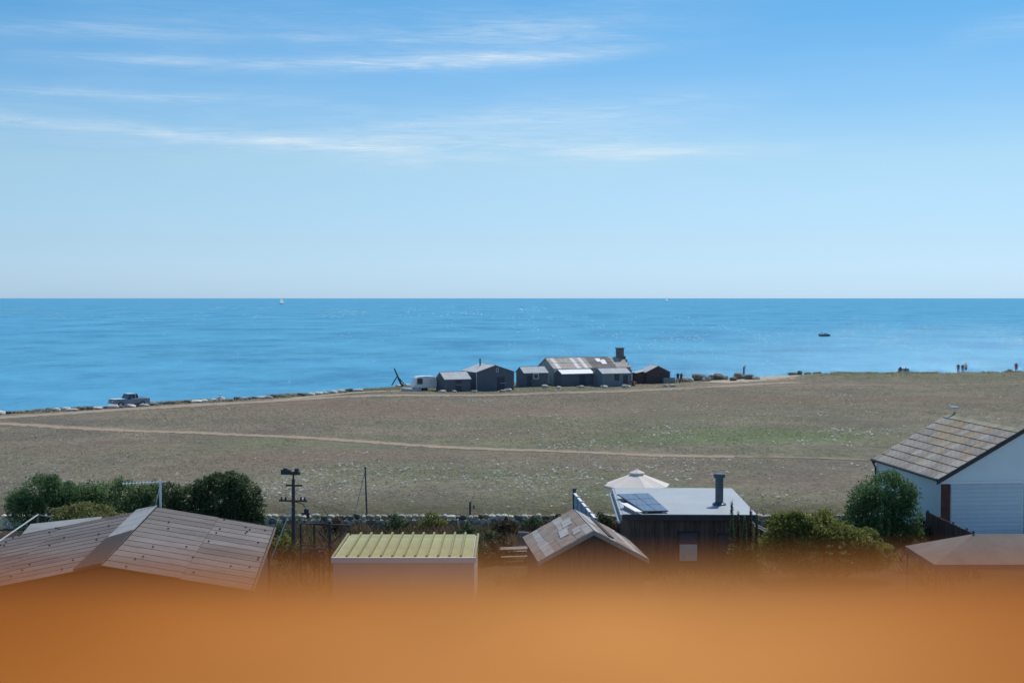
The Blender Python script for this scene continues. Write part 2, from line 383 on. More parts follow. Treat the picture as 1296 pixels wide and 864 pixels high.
# paths: strips of bare earth a little above the turf, edges broken up in the material
PATHS = []
def path(name, pts, width, mt, lift=0.03, seed=0):
    P = [Vector((p.x, p.y, 0)) for p in pts]; Q = []
    for i in range(len(P) - 1):
        a, b, c, d = P[max(i-1, 0)], P[i], P[i+1], P[min(i+2, len(P)-1)]
        n = max(2, int((c - b).length / 1.2))
        for j in range(n):
            t = j / n
            Q.append(0.5 * ((2*b) + (c - a)*t + (2*a - 5*b + 4*c - d)*t*t + (3*b - a - 3*c + d)*t**3))
    Q.append(P[-1]); vs, fs, uv = [], [], []
    PATHS.extend((q.x, q.y, width(0.5)) for q in Q)
    for i, q in enumerate(Q):
        t = (Q[min(i+1, len(Q)-1)] - Q[max(i-1, 0)]).normalized(); nrm = Vector((-t.y, t.x, 0))
        f = i / (len(Q) - 1); w = width(f) * (1 + 0.35 * mnoise.noise((i * 0.11, seed, 0)))
        off = 0.35 * mnoise.noise((i * 0.06, seed + 5, 0))
        for s in (-0.5, -0.2, 0.2, 0.5):
            p = q + nrm * (s * w + off); p.z = height(p.x, p.y) + lift; vs.append(p); uv.append((s + 0.5, i * 0.3))
        if i:
            o = i * 4
            for j in range(3): fs.append((o - 4 + j, o - 3 + j, o + 1 + j, o + j))
    me = bpy.data.meshes.new(name); me.from_pydata(vs, [], fs)
    u = me.uv_layers.new(name='uv')
    u.data.foreach_set('uv', [c for l in me.loops for c in uv[l.vertex_index]])
    me.materials.append(mt); me.polygons.foreach_set('use_smooth', [True] * len(me.polygons))
    o = bpy.data.objects.new(name, me); COL.objects.link(o); return tag(o, kind='structure')
def earth(name, c1, c2, cover=0.0):
    k = N(name)
    u = k.new('ShaderNodeUVMap'); sx = k.new('ShaderNodeSeparateXYZ'); k.l.new(u.outputs[0], sx.inputs[0])
    e = k.math('SUBTRACT', 0.5, k.math('ABSOLUTE', k.math('SUBTRACT', sx.outputs[0], 0.5)))
    e = k.math('ADD', k.math('MULTIPLY', e, 2.6), k.math('MULTIPLY', k.math('SUBTRACT', k.noise(0.9, 6, 0.7, 'World'), 0.52 + cover), 3.0))
    al = k.mapr(e, 0.15, 0.75, 0, 1)
    c = k.mix(k.noise(0.5, 6, 0.65, 'World'), c1, c2); c = k.mix(1.0, c, k.mapr(k.noise(4, 4, 0.6, 'World'), 0.25, 0.75, 0.8, 1.2), 'MULTIPLY')
    k.l.new(c, k.b.inputs['Base Color']); k.b.inputs['Roughness'].default_value = 1; k.b.inputs['Specular IOR Level'].default_value = 0.05
    k.l.new(al, k.b.inputs['Alpha']); return k.m
m_earth = earth('bare_earth', (0.34, 0.26, 0.19), (0.45, 0.36, 0.28))
m_track = earth('coast_track_earth', (0.34, 0.27, 0.21), (0.44, 0.37, 0.29))
m_faint = earth('worn_grass', (0.29, 0.235, 0.18), (0.36, 0.30, 0.235), 0.10)
m_sand = earth('pale_sand', (0.46, 0.38, 0.28), (0.56, 0.48, 0.37))
path('path', [G(-160, 530), G(0, 535.5), G(120, 541), G(240, 546), G(350, 552), G(470, 559), G(580, 565.5), G(700, 570.5), G(820, 575), G(930, 578)], lambda f: 4.2 - 0.9 * f, m_earth, seed=1)
path('path', [G(930, 578), G(1010, 580.5), G(1100, 583), G(1300, 592)], lambda f: 2.6, m_faint, seed=2)
path('track', [G(-120, 536), G(0, 528.5), G(100, 522.5), G(200, 516.5), G(330, 509), G(470, 501.5), G(600, 499.5), G(700, 497), G(800, 495), G(900, 490), G(1010, 484.5)], lambda f: 6.5, m_track, seed=3)
path('track', [G(600, 500), G(720, 496.5), G(860, 491.5), G(1000, 489), G(1130, 487), G(1330, 486)], lambda f: 5.0, m_faint, seed=4)
path('path', [G(330, 510), G(420, 500), G(490, 494.5), G(540, 493)], lambda f: 2.2, m_sand, seed=6)
path('sand_patch', [G(905, 484.5), G(930, 482.5), G(960, 480), G(990, 478), G(1012, 476.4)], lambda f: 9.0 + 6.0 * math.sin(f * 3.1), m_sand, lift=0.05, seed=7)

# garden soil and yard between the boundary wall and the houses
soil = mat('garden_soil', (0.048, 0.036, 0.027), 1.0, 0.4, 0.9, (0.045, 0.046, 0.022), 0.8, bump=0.5, spec=0.05)
vs, fs = [], []
gx = np.linspace(-30, 30, 41); gy = np.linspace(30, 83.4, 36)
for x in gx:
    for y in gy: vs.append((x, y, 0.07 + 0.05 * mnoise.noise((x * 0.5, y * 0.5, 3))))
for i in range(40):
    for j in range(35): a = i*36+j; fs.append((a, a+36, a+37, a+1))
yard = MB().add(vs, fs).build('garden_ground', soil, smooth=True); tag(yard, kind='structure')
bounce = MB().add([(23.75, 73.6, .14), (40, 73.6, .14), (40, 80.2, .14), (23.75, 80.2, .14)], [(0, 1, 2, 3)]).build('bounce_slab', mat('bounce_concrete', (0.58, 0.56, 0.53), 0.95, 0.15, 0.5, (0.33, 0.32, 0.30), 0.5, bump=0.2))  # added, unseen: pale slab bouncing sunlight onto the garage's shaded front
tag(bounce, kind='structure')

# ------------------------------------------------------------------ balcony parapet under the camera (the blurred orange rail)
RAIL_OFF = (0.35, 0.2, 0.0)
k = N('orange_varnished_timber')
gr = k.noise(3.0, 6, 0.6, stretch=(0.6, 9, 9)); bl = k.noise(5.0, 2, 0.5, stretch=(1, 1.6, 1.6), dist=0.0, off=RAIL_OFF)
tcr = k.new('ShaderNodeTexCoord'); sxr = k.new('ShaderNodeSeparateXYZ'); k.l.new(tcr.outputs['Object'], sxr.inputs[0])
# paler around the middle, deep orange to both sides
wr = k.math('DIVIDE', k.math('SUBTRACT', sxr.outputs[0], 0.012), 0.062); wr = k.math('EXPONENT', k.math('MULTIPLY', k.math('MULTIPLY', wr, wr), -1.0))
c = k.mix(k.math('MULTIPLY', wr, k.mapr(bl, 0.35, 0.6, .75, 1.05)), (0.39, 0.110, 0.010), (0.77, 0.320, 0.082))
# shade along the outer lip, painted into the colour
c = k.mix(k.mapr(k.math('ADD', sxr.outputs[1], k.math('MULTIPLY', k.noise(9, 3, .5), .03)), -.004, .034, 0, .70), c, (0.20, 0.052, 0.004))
c = k.mix(1.0, c, k.mapr(gr, 0.3, 0.7, 0.82, 1.15), 'MULTIPLY')
c = k.mix(1.0, c, k.mapr(k.noise(16.0, 2, 0.5, stretch=(1, .8, 1), off=(.3, .1, 0)), 0.32, 0.68, 0.80, 1.16), 'MULTIPLY')
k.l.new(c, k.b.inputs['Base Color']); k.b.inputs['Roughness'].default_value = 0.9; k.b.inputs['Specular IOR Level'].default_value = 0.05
k.bump(gr, 0.15, 0.002)
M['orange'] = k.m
M['render'] = mat('balcony_render', (0.55, 0.53, 0.49), 0.9, 0.1, 1.5, bump=0.2)
RT = CAM_Z - 0.0558
bal = thing('balcony_parapet', (0, 0.27, 0), R(1.5), 'orange timber balcony rail, out of focus along the bottom edge', 'balcony rail')
prof = []
for (y, z) in ((-0.13, 0), (-0.148, -0.006), (-0.153, -0.022), (-0.148, -0.038), (-0.13, -0.044), (0.02, -0.044), (0.038, -0.038), (0.043, -0.022), (0.038, -0.006), (0.02, 0)):
    prof.append((0, y, RT + z))
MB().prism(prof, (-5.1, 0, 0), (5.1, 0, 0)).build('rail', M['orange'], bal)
MB().box(-5.0, 5.0, -0.135, 0.02, 0, RT - 0.05).build('wall', M['render'], bal)

# ------------------------------------------------------------------ roofed buildings
def slope_panel(mb, a, b, c, d, th, lift=0.0):
    """a thin slab on the quad a b c d (a-b along the eave, d-c along the ridge)"""
    a, b, c, d = (Vector(p) for p in (a, b, c, d)); n = (b - a).cross(d - a).normalized()
    if n.z < 0: n = -n
    lo, hi = n * lift, n * (lift + th)
    if (b - a).cross(d - a).z < 0: a, b, c, d = b, a, d, c
    return mb.hexa([p + lo for p in (a, b, c, d)], [p + hi for p in (a, b, c, d)])

def window(parent, x, z, w, h, y, frame=None, axis='x', fw=0.06, name='window', gl=None):
    """a window on a wall whose outer face is at y (axis x) or x (axis y, outward -x)"""
    frame = frame or M['white']; fr = MB()
    def bx(mb, a0, a1, z0, z1, o0, o1):
        return mb.box(a0, a1, y - o1, y - o0, z0, z1) if axis == 'x' else mb.box(y - o1, y - o0, a0, a1, z0, z1)
    bx(fr, x - w/2, x + w/2, z, z + fw, 0.0, 0.05); bx(fr, x - w/2, x + w/2, z + h - fw, z + h, 0.0, 0.05)
    bx(fr, x - w/2, x - w/2 + fw, z + fw, z + h - fw, 0.0, 0.05); bx(fr, x + w/2 - fw, x + w/2, z + fw, z + h - fw, 0.0, 0.05)
    f = fr.build(name, frame, parent)
    bx(MB(), x - w/2 + fw, x + w/2 - fw, z + fw, z + h - fw, 0.0, 0.02).build('pane', gl or M['glass'], f)
    return f

def hut(name, loc, rz, L, W, eave, ridge, wall_m, roof_m, label, along='x', over=0.12, cat='shed', door=None, win=None, trim=None, boards=0):
    """gabled hut; front-left corner of its plan at loc, local x along the front, local y to the back"""
    t = thing(name, loc, rz, label, cat, 'huts in the row on the shore')
    wl_ = MB()
    if along == 'x':
        g = [(0, 0, -0.3), (0, W, -0.3), (0, W, eave), (0, W/2, ridge), (0, 0, eave)]
        wl_.prism(g, (0, 0, 0), (L, 0, 0))
        A = [((-over, -over, eave - over*(ridge-eave)/(W/2)), (L+over, -over, eave - over*(ridge-eave)/(W/2)), (L+over, W/2, ridge), (-over, W/2, ridge)),
             ((-over, W+over, eave - over*(ridge-eave)/(W/2)), (L+over, W+over, eave - over*(ridge-eave)/(W/2)), (L+over, W/2, ridge), (-over, W/2, ridge))]
        ends = [((-over, W/2, ridge), (L+over, W/2, ridge))]
    else:
        g = [(0, 0, -0.3), (L, 0, -0.3), (L, 0, eave), (L/2, 0, ridge), (0, 0, eave)]
        wl_.prism(g, (0, 0, 0), (0, W, 0))
        dz = over*(ridge-eave)/(L/2)
        A = [((-over, -over, eave - dz), (-over, W+over, eave - dz), (L/2, W+over, ridge), (L/2, -over, ridge)),
             ((L+over, -over, eave - dz), (L+over, W+over, eave - dz), (L/2, W+over, ridge), (L/2, -over, ridge))]
        ends = [((L/2, -over, ridge), (L/2, W+over, ridge))]
    wl_.build('wall', wall_m, t)
    for a in A: slope_panel(MB(), *a, 0.06, 0.012).build('roof', roof_m, t)
    e = ends[0]; MB().tube([Vector(e[0]) + Vector((0,0,0.06)), Vector(e[1]) + Vector((0,0,0.06))], 0.07, 6).build('ridge_cap', roof_m, t)
    if door:
        x, w, h, dm = door
        d = MB().box(x, x + w, -0.04, -0.003, 0, h).build('door', dm, t)
        MB().box(x + w - 0.16, x + w - 0.06, -0.075, -0.042, h*0.5, h*0.5 + 0.04).build('handle', M['steel'], d)
    for wi in (win or []): window(t, *wi[:4], -0.003, *(wi[4:] or ()))
    if trim:
        for x in (0.0, L): MB().box(x - 0.05, x + 0.05, -0.05, -0.004, -0.1, eave - 0.05).build('corner_board', trim, t)
    return t

TH = R(22)
def front(px, py): p = G(px, py); p.z = height(p.x, p.y); return p
def flen(wpx, p): return wpx * p.y / FPX / math.cos(TH)
dark_door = mat('dark_door_boards', (0.06, 0.07, 0.088), 0.7, 0.2, 3)
pA = front(563, 495.3)
hA = hut('hut', pA, TH, flen(32, pA), 4.0, 1.8, 2.75, M['black_wall'], M['felt_pale'], 'low black hut with pale roof beside the white caravan', door=(1.7, 0.9, 1.65, dark_door))
MB().box(1.7, 2.7, -0.12, -0.05, 0.95, 1.0).build('door_bar', M['steel'], hA)
pB = front(603, 493.8)
LB = flen(47.5, pB)
hB = hut('hut', pB, TH, LB, 6.2, 2.75, 3.75, M['black_wall'], M['felt_pale'], 'tallest black gabled hut with small white window under its apex', along='y', win=[(LB*0.55, 2.75, 0.36, 0.6, M['white'])], door=(LB*0.55, 1.2, 2.0, dark_door), trim=M['felt_pale'])
MB().tube([(LB*0.36, 4.2, 3.3), (LB*0.36, 4.2, 4.55)], 0.11, 10).lathe([(0.16, 4.5), (0.16, 4.56), (0.02, 4.68)], 10, (LB*0.36, 4.2, 0)).build('stove_pipe', M['dark_metal'], hB)
MB().box(LB*0.62, LB*0.78, -0.10, -0.05, 1.05, 1.1).build('door_bar', M['steel'], hB)
pC = front(663.4, 489.6)
LC = flen(30, pC)
hut('hut', pC, TH, LC, 3.3, 2.15, 3.0, M['black_wall'], M['felt_pale'], 'black hut with one pale square window, right of the tallest hut', win=[(LC*0.5, 1.15, 0.95, 0.95, M['felt_pale'], 'x', 0.16)], door=(LC*0.12, 0.8, 1.8, dark_door))
pD = front(711.5, 488.8)
LD = flen(40.5, pD)
hut('hut', pD, TH, LD, 3.0, 1.95, 2.5, M['black_wall'], M['felt_bright'], 'black hut with the brightest near-white roof, in front of the stone cottage', door=(LD*0.55, 1.0, 1.75, dark_door))
pE = front(762.7, 489.2)
LE = flen(36, pE)
hE = hut('hut', pE, TH, LE, 3.3, 2.05, 2.75, M['slate_blue_wall'], M['felt_pale'], 'grey-blue hut with dark green window next to the stone cottage', win=[(LE*0.52, 0.95, 0.75, 0.95, mat('green_frame', (0.03, 0.06, 0.045), 0.6), 'x', 0.1)], door=(LE*0.75, 0.8, 1.75, dark_door))

# stone cottage with a patched corrugated roof and stepped chimney
pc = front(701, 487.2); Lc, Wc, ev, rg = 13.6, 6.4, 2.65, 4.1
cot = thing('stone_cottage', pc, TH, 'long stone cottage with patched corrugated roof and stepped stone chimney', 'cottage')
MB().prism([(0, 0, -0.3), (0, Wc, -0.3), (0, Wc, ev), (0, Wc/2, rg), (0, 0, ev)], (0, 0, 0), (Lc, 0, 0)).build('wall', M['rubble_wall'], cot)
tin = [mat('tin_a', (0.33, 0.31, 0.29), 0.7, 0.2, 2, (0.22, 0.19, 0.16), 0.6), mat('tin_b', (0.50, 0.49, 0.47), 0.6, 0.15, 2), mat('tin_c', (0.16, 0.15, 0.14), 0.8, 0.25, 2, (0.11, 0.10, 0.095), 0.5),
       mat('tin_white', (0.74, 0.74, 0.72), 0.6, 0.08, 2), mat('tin_d', (0.41, 0.36, 0.31), 0.8, 0.3, 2, (0.25, 0.23, 0.2), 0.6)]
def at_roof(x, f, lift=0.0, back=False): y = f * Wc/2; y = Wc - y if back else y; return (x, y, ev + f * (rg - ev) + lift)
seq = [0, 1, 0, 4, 4, 0, 1, 0, 1, 0, 2, 2, 2, 2, 2, 2]
xs_ = np.linspace(-0.15, 10.9, len(seq) + 1)
for i, s in enumerate(seq):
    for f0, f1, lift in ((-0.05, 0.52, 0.02), (0.49, 1.0, 0.055)):
        mi = s if not (s == 0 and random.random() < 0.3) else 4
        slope_panel(MB(), at_roof(xs_[i] + 0.01, f0), at_roof(xs_[i+1] - 0.01, f0), at_roof(xs_[i+1] - 0.01, f1), at_roof(xs_[i] + 0.01, f1), 0.03 + 0.012 * (i % 2), lift).build('roof_sheet', tin[mi], cot)
for (x0, x1, f0, f1) in ((8.35, 9.2, 0.52, 0.86), (8.9, 9.8, 0.28, 0.62), (9.3, 9.9, 0.5, 0.72)):
    slope_panel(MB(), at_roof(x0, f0), at_roof(x1, f0), at_roof(x1, f1), at_roof(x0, f1), 0.025, 0.11 + 0.01 * (x0 > 8.5) + 0.02 * (x0 > 9)).build('white_patch', tin[3], cot)
slope_panel(MB(), at_roof(-0.15, -0.05, 0, True), at_roof(Lc, -0.05, 0, True), at_roof(Lc, 1, 0, True), at_roof(-0.15, 1, 0, True), 0.05, 0.02).build('roof', tin[0], cot)
for j in range(7):
    for i in range(6):
        x0 = 10.95 + i * 0.45 + (0.12 if j % 2 else 0); f0, f1 = -0.05 + j * 0.15, 0.12 + j * 0.15
        if x0 + 0.44 > Lc + 0.1: continue
        slope_panel(MB(), at_roof(x0, f0), at_roof(x0 + 0.43, f0), at_roof(x0 + 0.43, min(f1, 1)), at_roof(x0, min(f1, 1)), 0.05, 0.02 + 0.012 * (j % 2) + 0.02 * (7 - j) / 7).build('stone_slate', tin[4] if random.random() < 0.6 else tin[0], cot)
MB().tube([at_roof(-0.15, 1, 0.08), at_roof(10.9, 1, 0.08)], 0.09, 6).build('ridge_cap', tin[1], cot)
ch = MB().box(Lc - 0.9, Lc + 0.1, Wc/2 - 0.5, Wc/2 + 0.5, 3.0, 5.5).build('chimney', M['rubble_dark'], cot)
MB().box(Lc - 0.98, Lc + 0.18, Wc/2 - 0.58, Wc/2 + 0.58, 5.5, 5.66).build('chimney_cap', M['rubble_dark'], ch)
for i in range(5):
    MB().box(Lc + 0.1 + i*0.28, Lc + 0.1 + (i+1)*0.28 - 0.005, Wc/2 - 0.6, Wc/2 + 0.6, -0.2, 4.3 - i * 0.55).build('buttress_step', M['rubble_dark'], ch)
window(cot, 10.4, 1.0, 0.8, 0.9, -0.003)
MB().box(4.3, 5.2, -0.05, -0.004, 0, 1.9).build('door', dark_door, cot)

# rust-red hut on a low concrete wall at the right end of the row
pF = front(809, 485.5)
pF.z = 0
base = MB().box(0, 5.9, 0, 0.35, -0.3, 0.95).build('low_concrete_wall', mat('grey_concrete', (0.26, 0.26, 0.255), 0.95, 0.2, 2.0, bump=0.3))
base.location = front(809, 484.7); base.rotation_euler.z = R(4)
tag(base, 'low grey concrete wall in front of the rust-red hut', 'wall')
red = mat('rust_red_boards', (0.098, 0.070, 0.070), 0.8, 0.25, 3, (0.085, 0.06, 0.06), 0.5)
hF = hut('hut', (pF.x + 1.2, pF.y + 1.4, 0), R(12), 4.1, 3.6, 1.75, 2.75, red, M['felt_pale'], 'rust-red gabled hut behind the low concrete wall', along='y', over=0.15)
MB().box(2.5, 3.4, -0.04, -0.003, 0.05, 1.65).build('door', mat('slate_door', (0.05, 0.065, 0.085), 0.7), hF)
MB().box(-1.4, 0.0, 0.3, 3.0, -0.3, 1.6).build('lean_to', red, hF)
slope_panel(MB(), (-1.5, 0.2, 1.6), (-1.5, 3.1, 1.6), (0.0, 3.1, 1.95), (0.0, 0.2, 1.95), 0.06, 0.01).build('lean_to_roof', M['felt_pale'], hF)

# ---- the wide low building with brown corrugated sheets, bottom left
bl = thing('corrugated_roof_building', (-15.75, 58.9, 0), R(6.2), 'wide low building with brown corrugated sheet roof, bottom left corner', 'building')
HL = 7.3; RZ = 4.0; SLP = 0.185; WR, WLf = 5.35, 8.2
k = N('brown_fibre_cement')
oi = k.new('ShaderNodeObjectInfo'); tc = k.new('ShaderNodeTexCoord'); sx = k.new('ShaderNodeSeparateXYZ'); k.l.new(tc.outputs['Object'], sx.inputs[0])
c = k.mix(k.mapr(k.noise(0.7, 6, 0.65, dist=0.4), 0.35, 0.65, 0, 1), (0.145, 0.120, 0.110), (0.205, 0.180, 0.168))
c = k.mix(k.mapr(k.noise(2.4, 6, 0.7), 0.60, 0.74, 0, 0.5), c, (0.36, 0.34, 0.32))
c = k.mix(k.mapr(k.noise(1.5, 5, 0.7, stretch=(0.3, 4, 1)), 0.5, 0.75, 0, 0.55), c, (0.11, 0.09, 0.08))
c = k.mix(1.0, c, k.mapr(oi.outputs['Random'], 0, 1, 0.74, 1.22), 'MULTIPLY')
k.l.new(c, k.b.inputs['Base Color']); k.b.inputs['Roughness'].default_value = 0.75; k.b.inputs['Specular IOR Level'].default_value = 0.3
k.bump(k.math('SINE', k.math('MULTIPLY', sx.outputs[1], 43.0)), 0.35, 0.03)
M['sheet'] = k.m
M['patch_dark'] = mat('dark_patch', (0.040, 0.030, 0.026), 0.85, 0.2, 2)
M['ridge_lead'] = mat('pale_ridge_flashing', (0.25, 0.255, 0.255), 0.7, 0.15, 1.2, (0.18, 0.18, 0.18), 0.6)
wb = mat('brown_render', (0.075, 0.055, 0.045), 0.9, 0.2, 1.0)
MB().prism([(-WLf + .3, 0, 0), (WR - .3, 0, 0), (WR - .3, 0, RZ - SLP*(WR-.3) - .12), (0, 0, RZ - .12), (-WLf + .3, 0, RZ - SLP*(WLf-.3) - .12)], (0, -HL + .25, 0), (0, HL - .25, 0)).build('wall', wb, bl)
ns = 13
for side, Wd in ((1, WR), (-1, WLf)):
    rows = ((0.0, Wd * 0.52, 0.035), (Wd * 0.49, Wd, 0.0))
    for i in range(ns):
        y0 = -HL + i * 2*HL/ns; y1 = y0 + 2*HL/ns
        for (d0, d1, lift) in rows:
            mb = MB(); n = 6   # gentle corrugation so the laps read
            for q in range(n):
                a, b = y0 + (y1 - y0) * q / n, y0 + (y1 - y0) * (q + 1) / n
                za, zb = (0.012 if q % 2 else 0), (0 if q % 2 else 0.012)
                if q == 0: za = 0.018
                P = lambda d, y, dz: (side * d, y, RZ - SLP * d + lift + dz)
                o = [P(d0, a, za), P(d0, b, zb), P(d1, b, zb), P(d1, a, za)]
                lo = [(p[0], p[1], p[2] - 0.03) for p in o]
                if side > 0: o, lo = o[::-1], lo[::-1]
                mb.hexa(lo, o)
            s = mb.build('roof_sheet', M['sheet'], bl)
fx = MB()
for side, Wd in ((1, WR), (-1, WLf)):
    for i in range(ns):
        y = -HL + (i + 0.5) * 2*HL/ns
        for f in (0.18, 0.42, 0.55, 0.78, 0.95):
            for q in (0.25, -0.25):
                if random.random() < .8: continue
                d = Wd * f + random.uniform(-.2, .2); z = RZ - SLP*d + (0.05 if f < 0.5 else 0) + 0.02
                fx.box(side*d - .035, side*d + .035, y + q - .035, y + q + .035, z, z + 0.06)
o = fx.build('roof_bolts', M['dark_metal'], bl); o['kind'] = 'stuff'
mb = MB()
slope_panel(mb, (-1.0, -HL - .1, RZ + .1 - 1.0*SLP), (-1.0, HL + .1, RZ + .1 - 1.0*SLP), (-0.02, HL + .1, RZ + .115), (-0.02, -HL - .1, RZ + .115), 0.02)
mb.build('ridge_flashing', M['ridge_lead'], bl)
slope_panel(MB(), (-1.02, -HL - .12, RZ + .125 - 1.02*SLP), (-1.02, -0.6, RZ + .125 - 1.02*SLP), (-0.02, 0.1, RZ + .142), (-0.02, -HL - .12, RZ + .142), 0.02).build('dark_patch', M['patch_dark'], bl)  # plain dark stretch over the near half of the flashing
MB().tube([(WR + .06, -HL, RZ - SLP*WR - .05), (WR + .06, HL, RZ - SLP*WR - .05)], 0.055, 8).build('gutter', M['wood_brown'], bl)
MB().tube([(WR + .06, HL*0.35, RZ - SLP*WR - .1), (WR + .06, HL*0.35, 0)], 0.05, 8).build('downpipe', M['wood_brown'], bl)
mb = MB()
for sgn, Wd in ((1, WR), (-1, WLf)):
    a = Vector((0, HL + .04, RZ - .08)); b = Vector((sgn*Wd, HL + .04, RZ - SLP*Wd - .08))
    mb.hexa([a + Vector((0,-.03,-.14)), b + Vector((0,-.03,-.14)), b + Vector((0,.03,-.14)), a + Vector((0,.03,-.14))], [a + Vector((0,-.03,.1)), b + Vector((0,-.03,.1)), b + Vector((0,.03,.1)), a + Vector((0,.03,.1))])
mb.build('bargeboard', M['wood_dark'], bl)

# television aerial standing on that building's far gable
ae = thing('television_aerial', (-16.5, 66.5, 0), R(6), 'thin television aerial on a mast behind the brown corrugated roof', 'aerial')
MB().tube([(0, 0, 2.6), (0, 0, 5.28)], 0.055, 8).build('mast', M['felt_bright'], ae)
MB().tube([(-1.75, 0, 5.12), (0.25, 0, 5.2)], 0.022, 6).build('boom', M['felt_bright'], ae)
for i in range(12):
    x = -1.7 + i * 0.155; MB().tube([(x, -0.2, 5.12 + (x + 1.75)*0.04), (x, 0.2, 5.12 + (x + 1.75)*0.04)], 0.014, 5).tube([(x, 0, 5.02 + (x+1.75)*.04), (x, 0, 5.22 + (x+1.75)*.04)], 0.014, 5).build('element', M['felt_bright'], ae)
MB().tube([(-0.42, 0, 3.2), (-0.02, 0, 5.0)], 0.014, 5).build('guy_wire', M['felt_bright'], ae)

# small grey lean-to roof behind it
p = G(78, 664, 2.9)
lt = thing('lean_to_shed', (p.x, p.y, 0), R(8), 'small shed with pale grey sloping roof under the left bushes', 'shed')
MB().prism([(-1.5, -1.2, 0), (1.5, -1.2, 0), (1.5, -1.2, 2.75), (-1.5, -1.2, 2.5)], (0, 0, 0), (0, 2.4, 0)).build('wall', M['wood_grey'], lt)
slope_panel(MB(), (-1.7, -1.4, 2.5), (1.7, -1.4, 2.8), (1.7, 1.4, 3.0), (-1.7, 1.4, 2.7), 0.06, 0.01).build('roof', M['ridge_lead'], lt)

# ---- store with the pale green ribbed roof
gs = thing('green_roof_store', (-4.72, 61.6, 0), 0, 'white flat store with pale green ribbed metal roof', 'store')
GW, GD, GZ = 6.15, 6.2, 2.5
M['green_sheet'] = mat('pale_green_sheet', (0.32, 0.335, 0.15), 0.65, 0.2, 1.0, (0.26, 0.22, 0.105), 0.75, rnd=0.08)
M['green_rib'] = mat('green_seam_rib', (0.24, 0.235, 0.105), 0.6, 0.15, 1)
M['pinkwhite'] = mat('off_white_wall', (0.46, 0.40, 0.35), 0.8, 0.1, 0.7, (0.5, 0.44, 0.38), 0.4)
MB().box(-GW/2, GW/2, 0, GD, 0, GZ - .06).build('wall', M['pinkwhite'], gs)
MB().box(-GW/2 - .08, GW/2 + .08, -0.06, 0.10, GZ - .22, GZ + .03).build('front_fascia', mat('fascia_white', (0.66, 0.62, 0.57), 0.6, 0.08, 1), gs, bevel=0.02)
npan = 12; pw = (GW - 0.16) / npan
pm = MB().box(0, pw - 0.06, 0.11, GD, -0.055, 0.0).mesh('roof_panel', M['green_sheet'])
rm = MB().prism([(-0.055, 0, -0.05), (0.055, 0, -0.05), (0.04, 0, 0.11), (-0.04, 0, 0.11)], (0, 0.11, 0), (0, GD + .03, 0)).mesh('roof_rib', M['green_rib'])
for i in range(npan): inst('roof_panel', pm, gs, (-GW/2 + .08 + i*pw + .03, 0, GZ))
for i in range(1, npan): inst('roof_rib', rm, gs, (-GW/2 + .08 + i*pw, 0, GZ))
for sx_ in (-1, 1): MB().box(sx_*(GW/2 + .03) - .05, sx_*(GW/2 + .03) + .05, 0.1, GD, GZ - .1, GZ + .05).build('side_trim', M['green_rib'], gs)

# ---- old shed with the patched brown roof
axis = math.atan2(0.58, 5.9)
os_ = thing('patched_roof_shed', (3.4, 67.6, 0), axis, 'small gabled shed with torn patchy brown-grey felt roof', 'shed')
W2, HL2, EV, RG = 2.55, 3.25, 1.85, 3.2
MB().prism([(-W2 + .2, 0, 0), (W2 - .2, 0, 0), (W2 - .2, 0, EV - .02), (0, 0, RG - .12), (-W2 + .2, 0, EV - .02)], (0, -HL2 + .2, 0), (0, HL2 - .2, 0)).build('wall', M['wood_brown'], os_)
felts = [mat('felt_grey', (0.34, 0.32, 0.31), 0.85, 0.25, 1.8, (0.24, 0.21, 0.19), 0.6, bump=0.3), mat('felt_brown', (0.25, 0.20, 0.17), 0.9, 0.25, 1.8, (0.17, 0.13, 0.11), 0.6, bump=0.3), mat('felt_worn', (0.36, 0.345, 0.33), 0.8, 0.25, 2, (0.27, 0.25, 0.23), .6)]
def rf(side, d, y, lift=0): return (side * d, y, RG - (RG - EV) * d / W2 + lift)
for side in (1, -1):
    nb = 7
    for i in range(nb):
        d0, d1 = W2 * i / nb + (0 if i == 0 else -0.05), W2 * (i + 1) / nb
        cuts = [-HL2, -HL2 + random.uniform(1.6, 4.5), HL2]
        for j in range(2):
            slope_panel(MB(), rf(side, d1, cuts[j] + .005), rf(side, d1, cuts[j+1]), rf(side, d0, cuts[j+1]), rf(side, d0, cuts[j] + .005), 0.025, 0.012 + 0.01 * ((i + j) % 2) + 0.022 * (nb - i) / nb).build('roof_felt_strip', felts[(0, 1, 0, 1, 1, 0, 1)[i] if random.random() < .7 else 1], os_)
for (sd, d0, d1, y0, y1, mi) in ((-1, 0.35, 0.9, 0.3, 1.9, 2), (-1, 0.75, 1.25, -1.5, 0.2, 2), (-1, 0.3, 0.75, -2.2, -1.0, 0), (1, 0.1, 0.6, -0.4, 2.9, 2)):
    slope_panel(MB(), rf(sd, d1, y0), rf(sd, d1 - .1, y1), rf(sd, d0, y1), rf(sd, d0 + .12, y0), 0.02, 0.068).build('roof_patch', felts[mi], os_)
slope_panel(MB(), rf(1, 1.0, -2.6), rf(1, 1.0, 2.6), rf(1, 0.72, 2.6), rf(1, 0.72, -2.6), 0.05, 0.07).build('roof_gap_board', M['wood_dark'], os_)
for side in (1, -1):
    a, b = Vector(rf(side, 0, -HL2 - .03)), Vector(rf(side, W2, -HL2 - .03))
    dn, th = Vector((0, 0, -.16)), Vector((0, -.04, 0)); up = Vector((0, 0, .05))
    MB().hexa([a + dn + th, b + dn + th, b + dn, a + dn], [a + up + th, b + up + th, b + up, a + up]).build('bargeboard', mat('pinkish_bargeboard', (0.36, 0.28, 0.23), 0.8, 0.2, 2), os_)

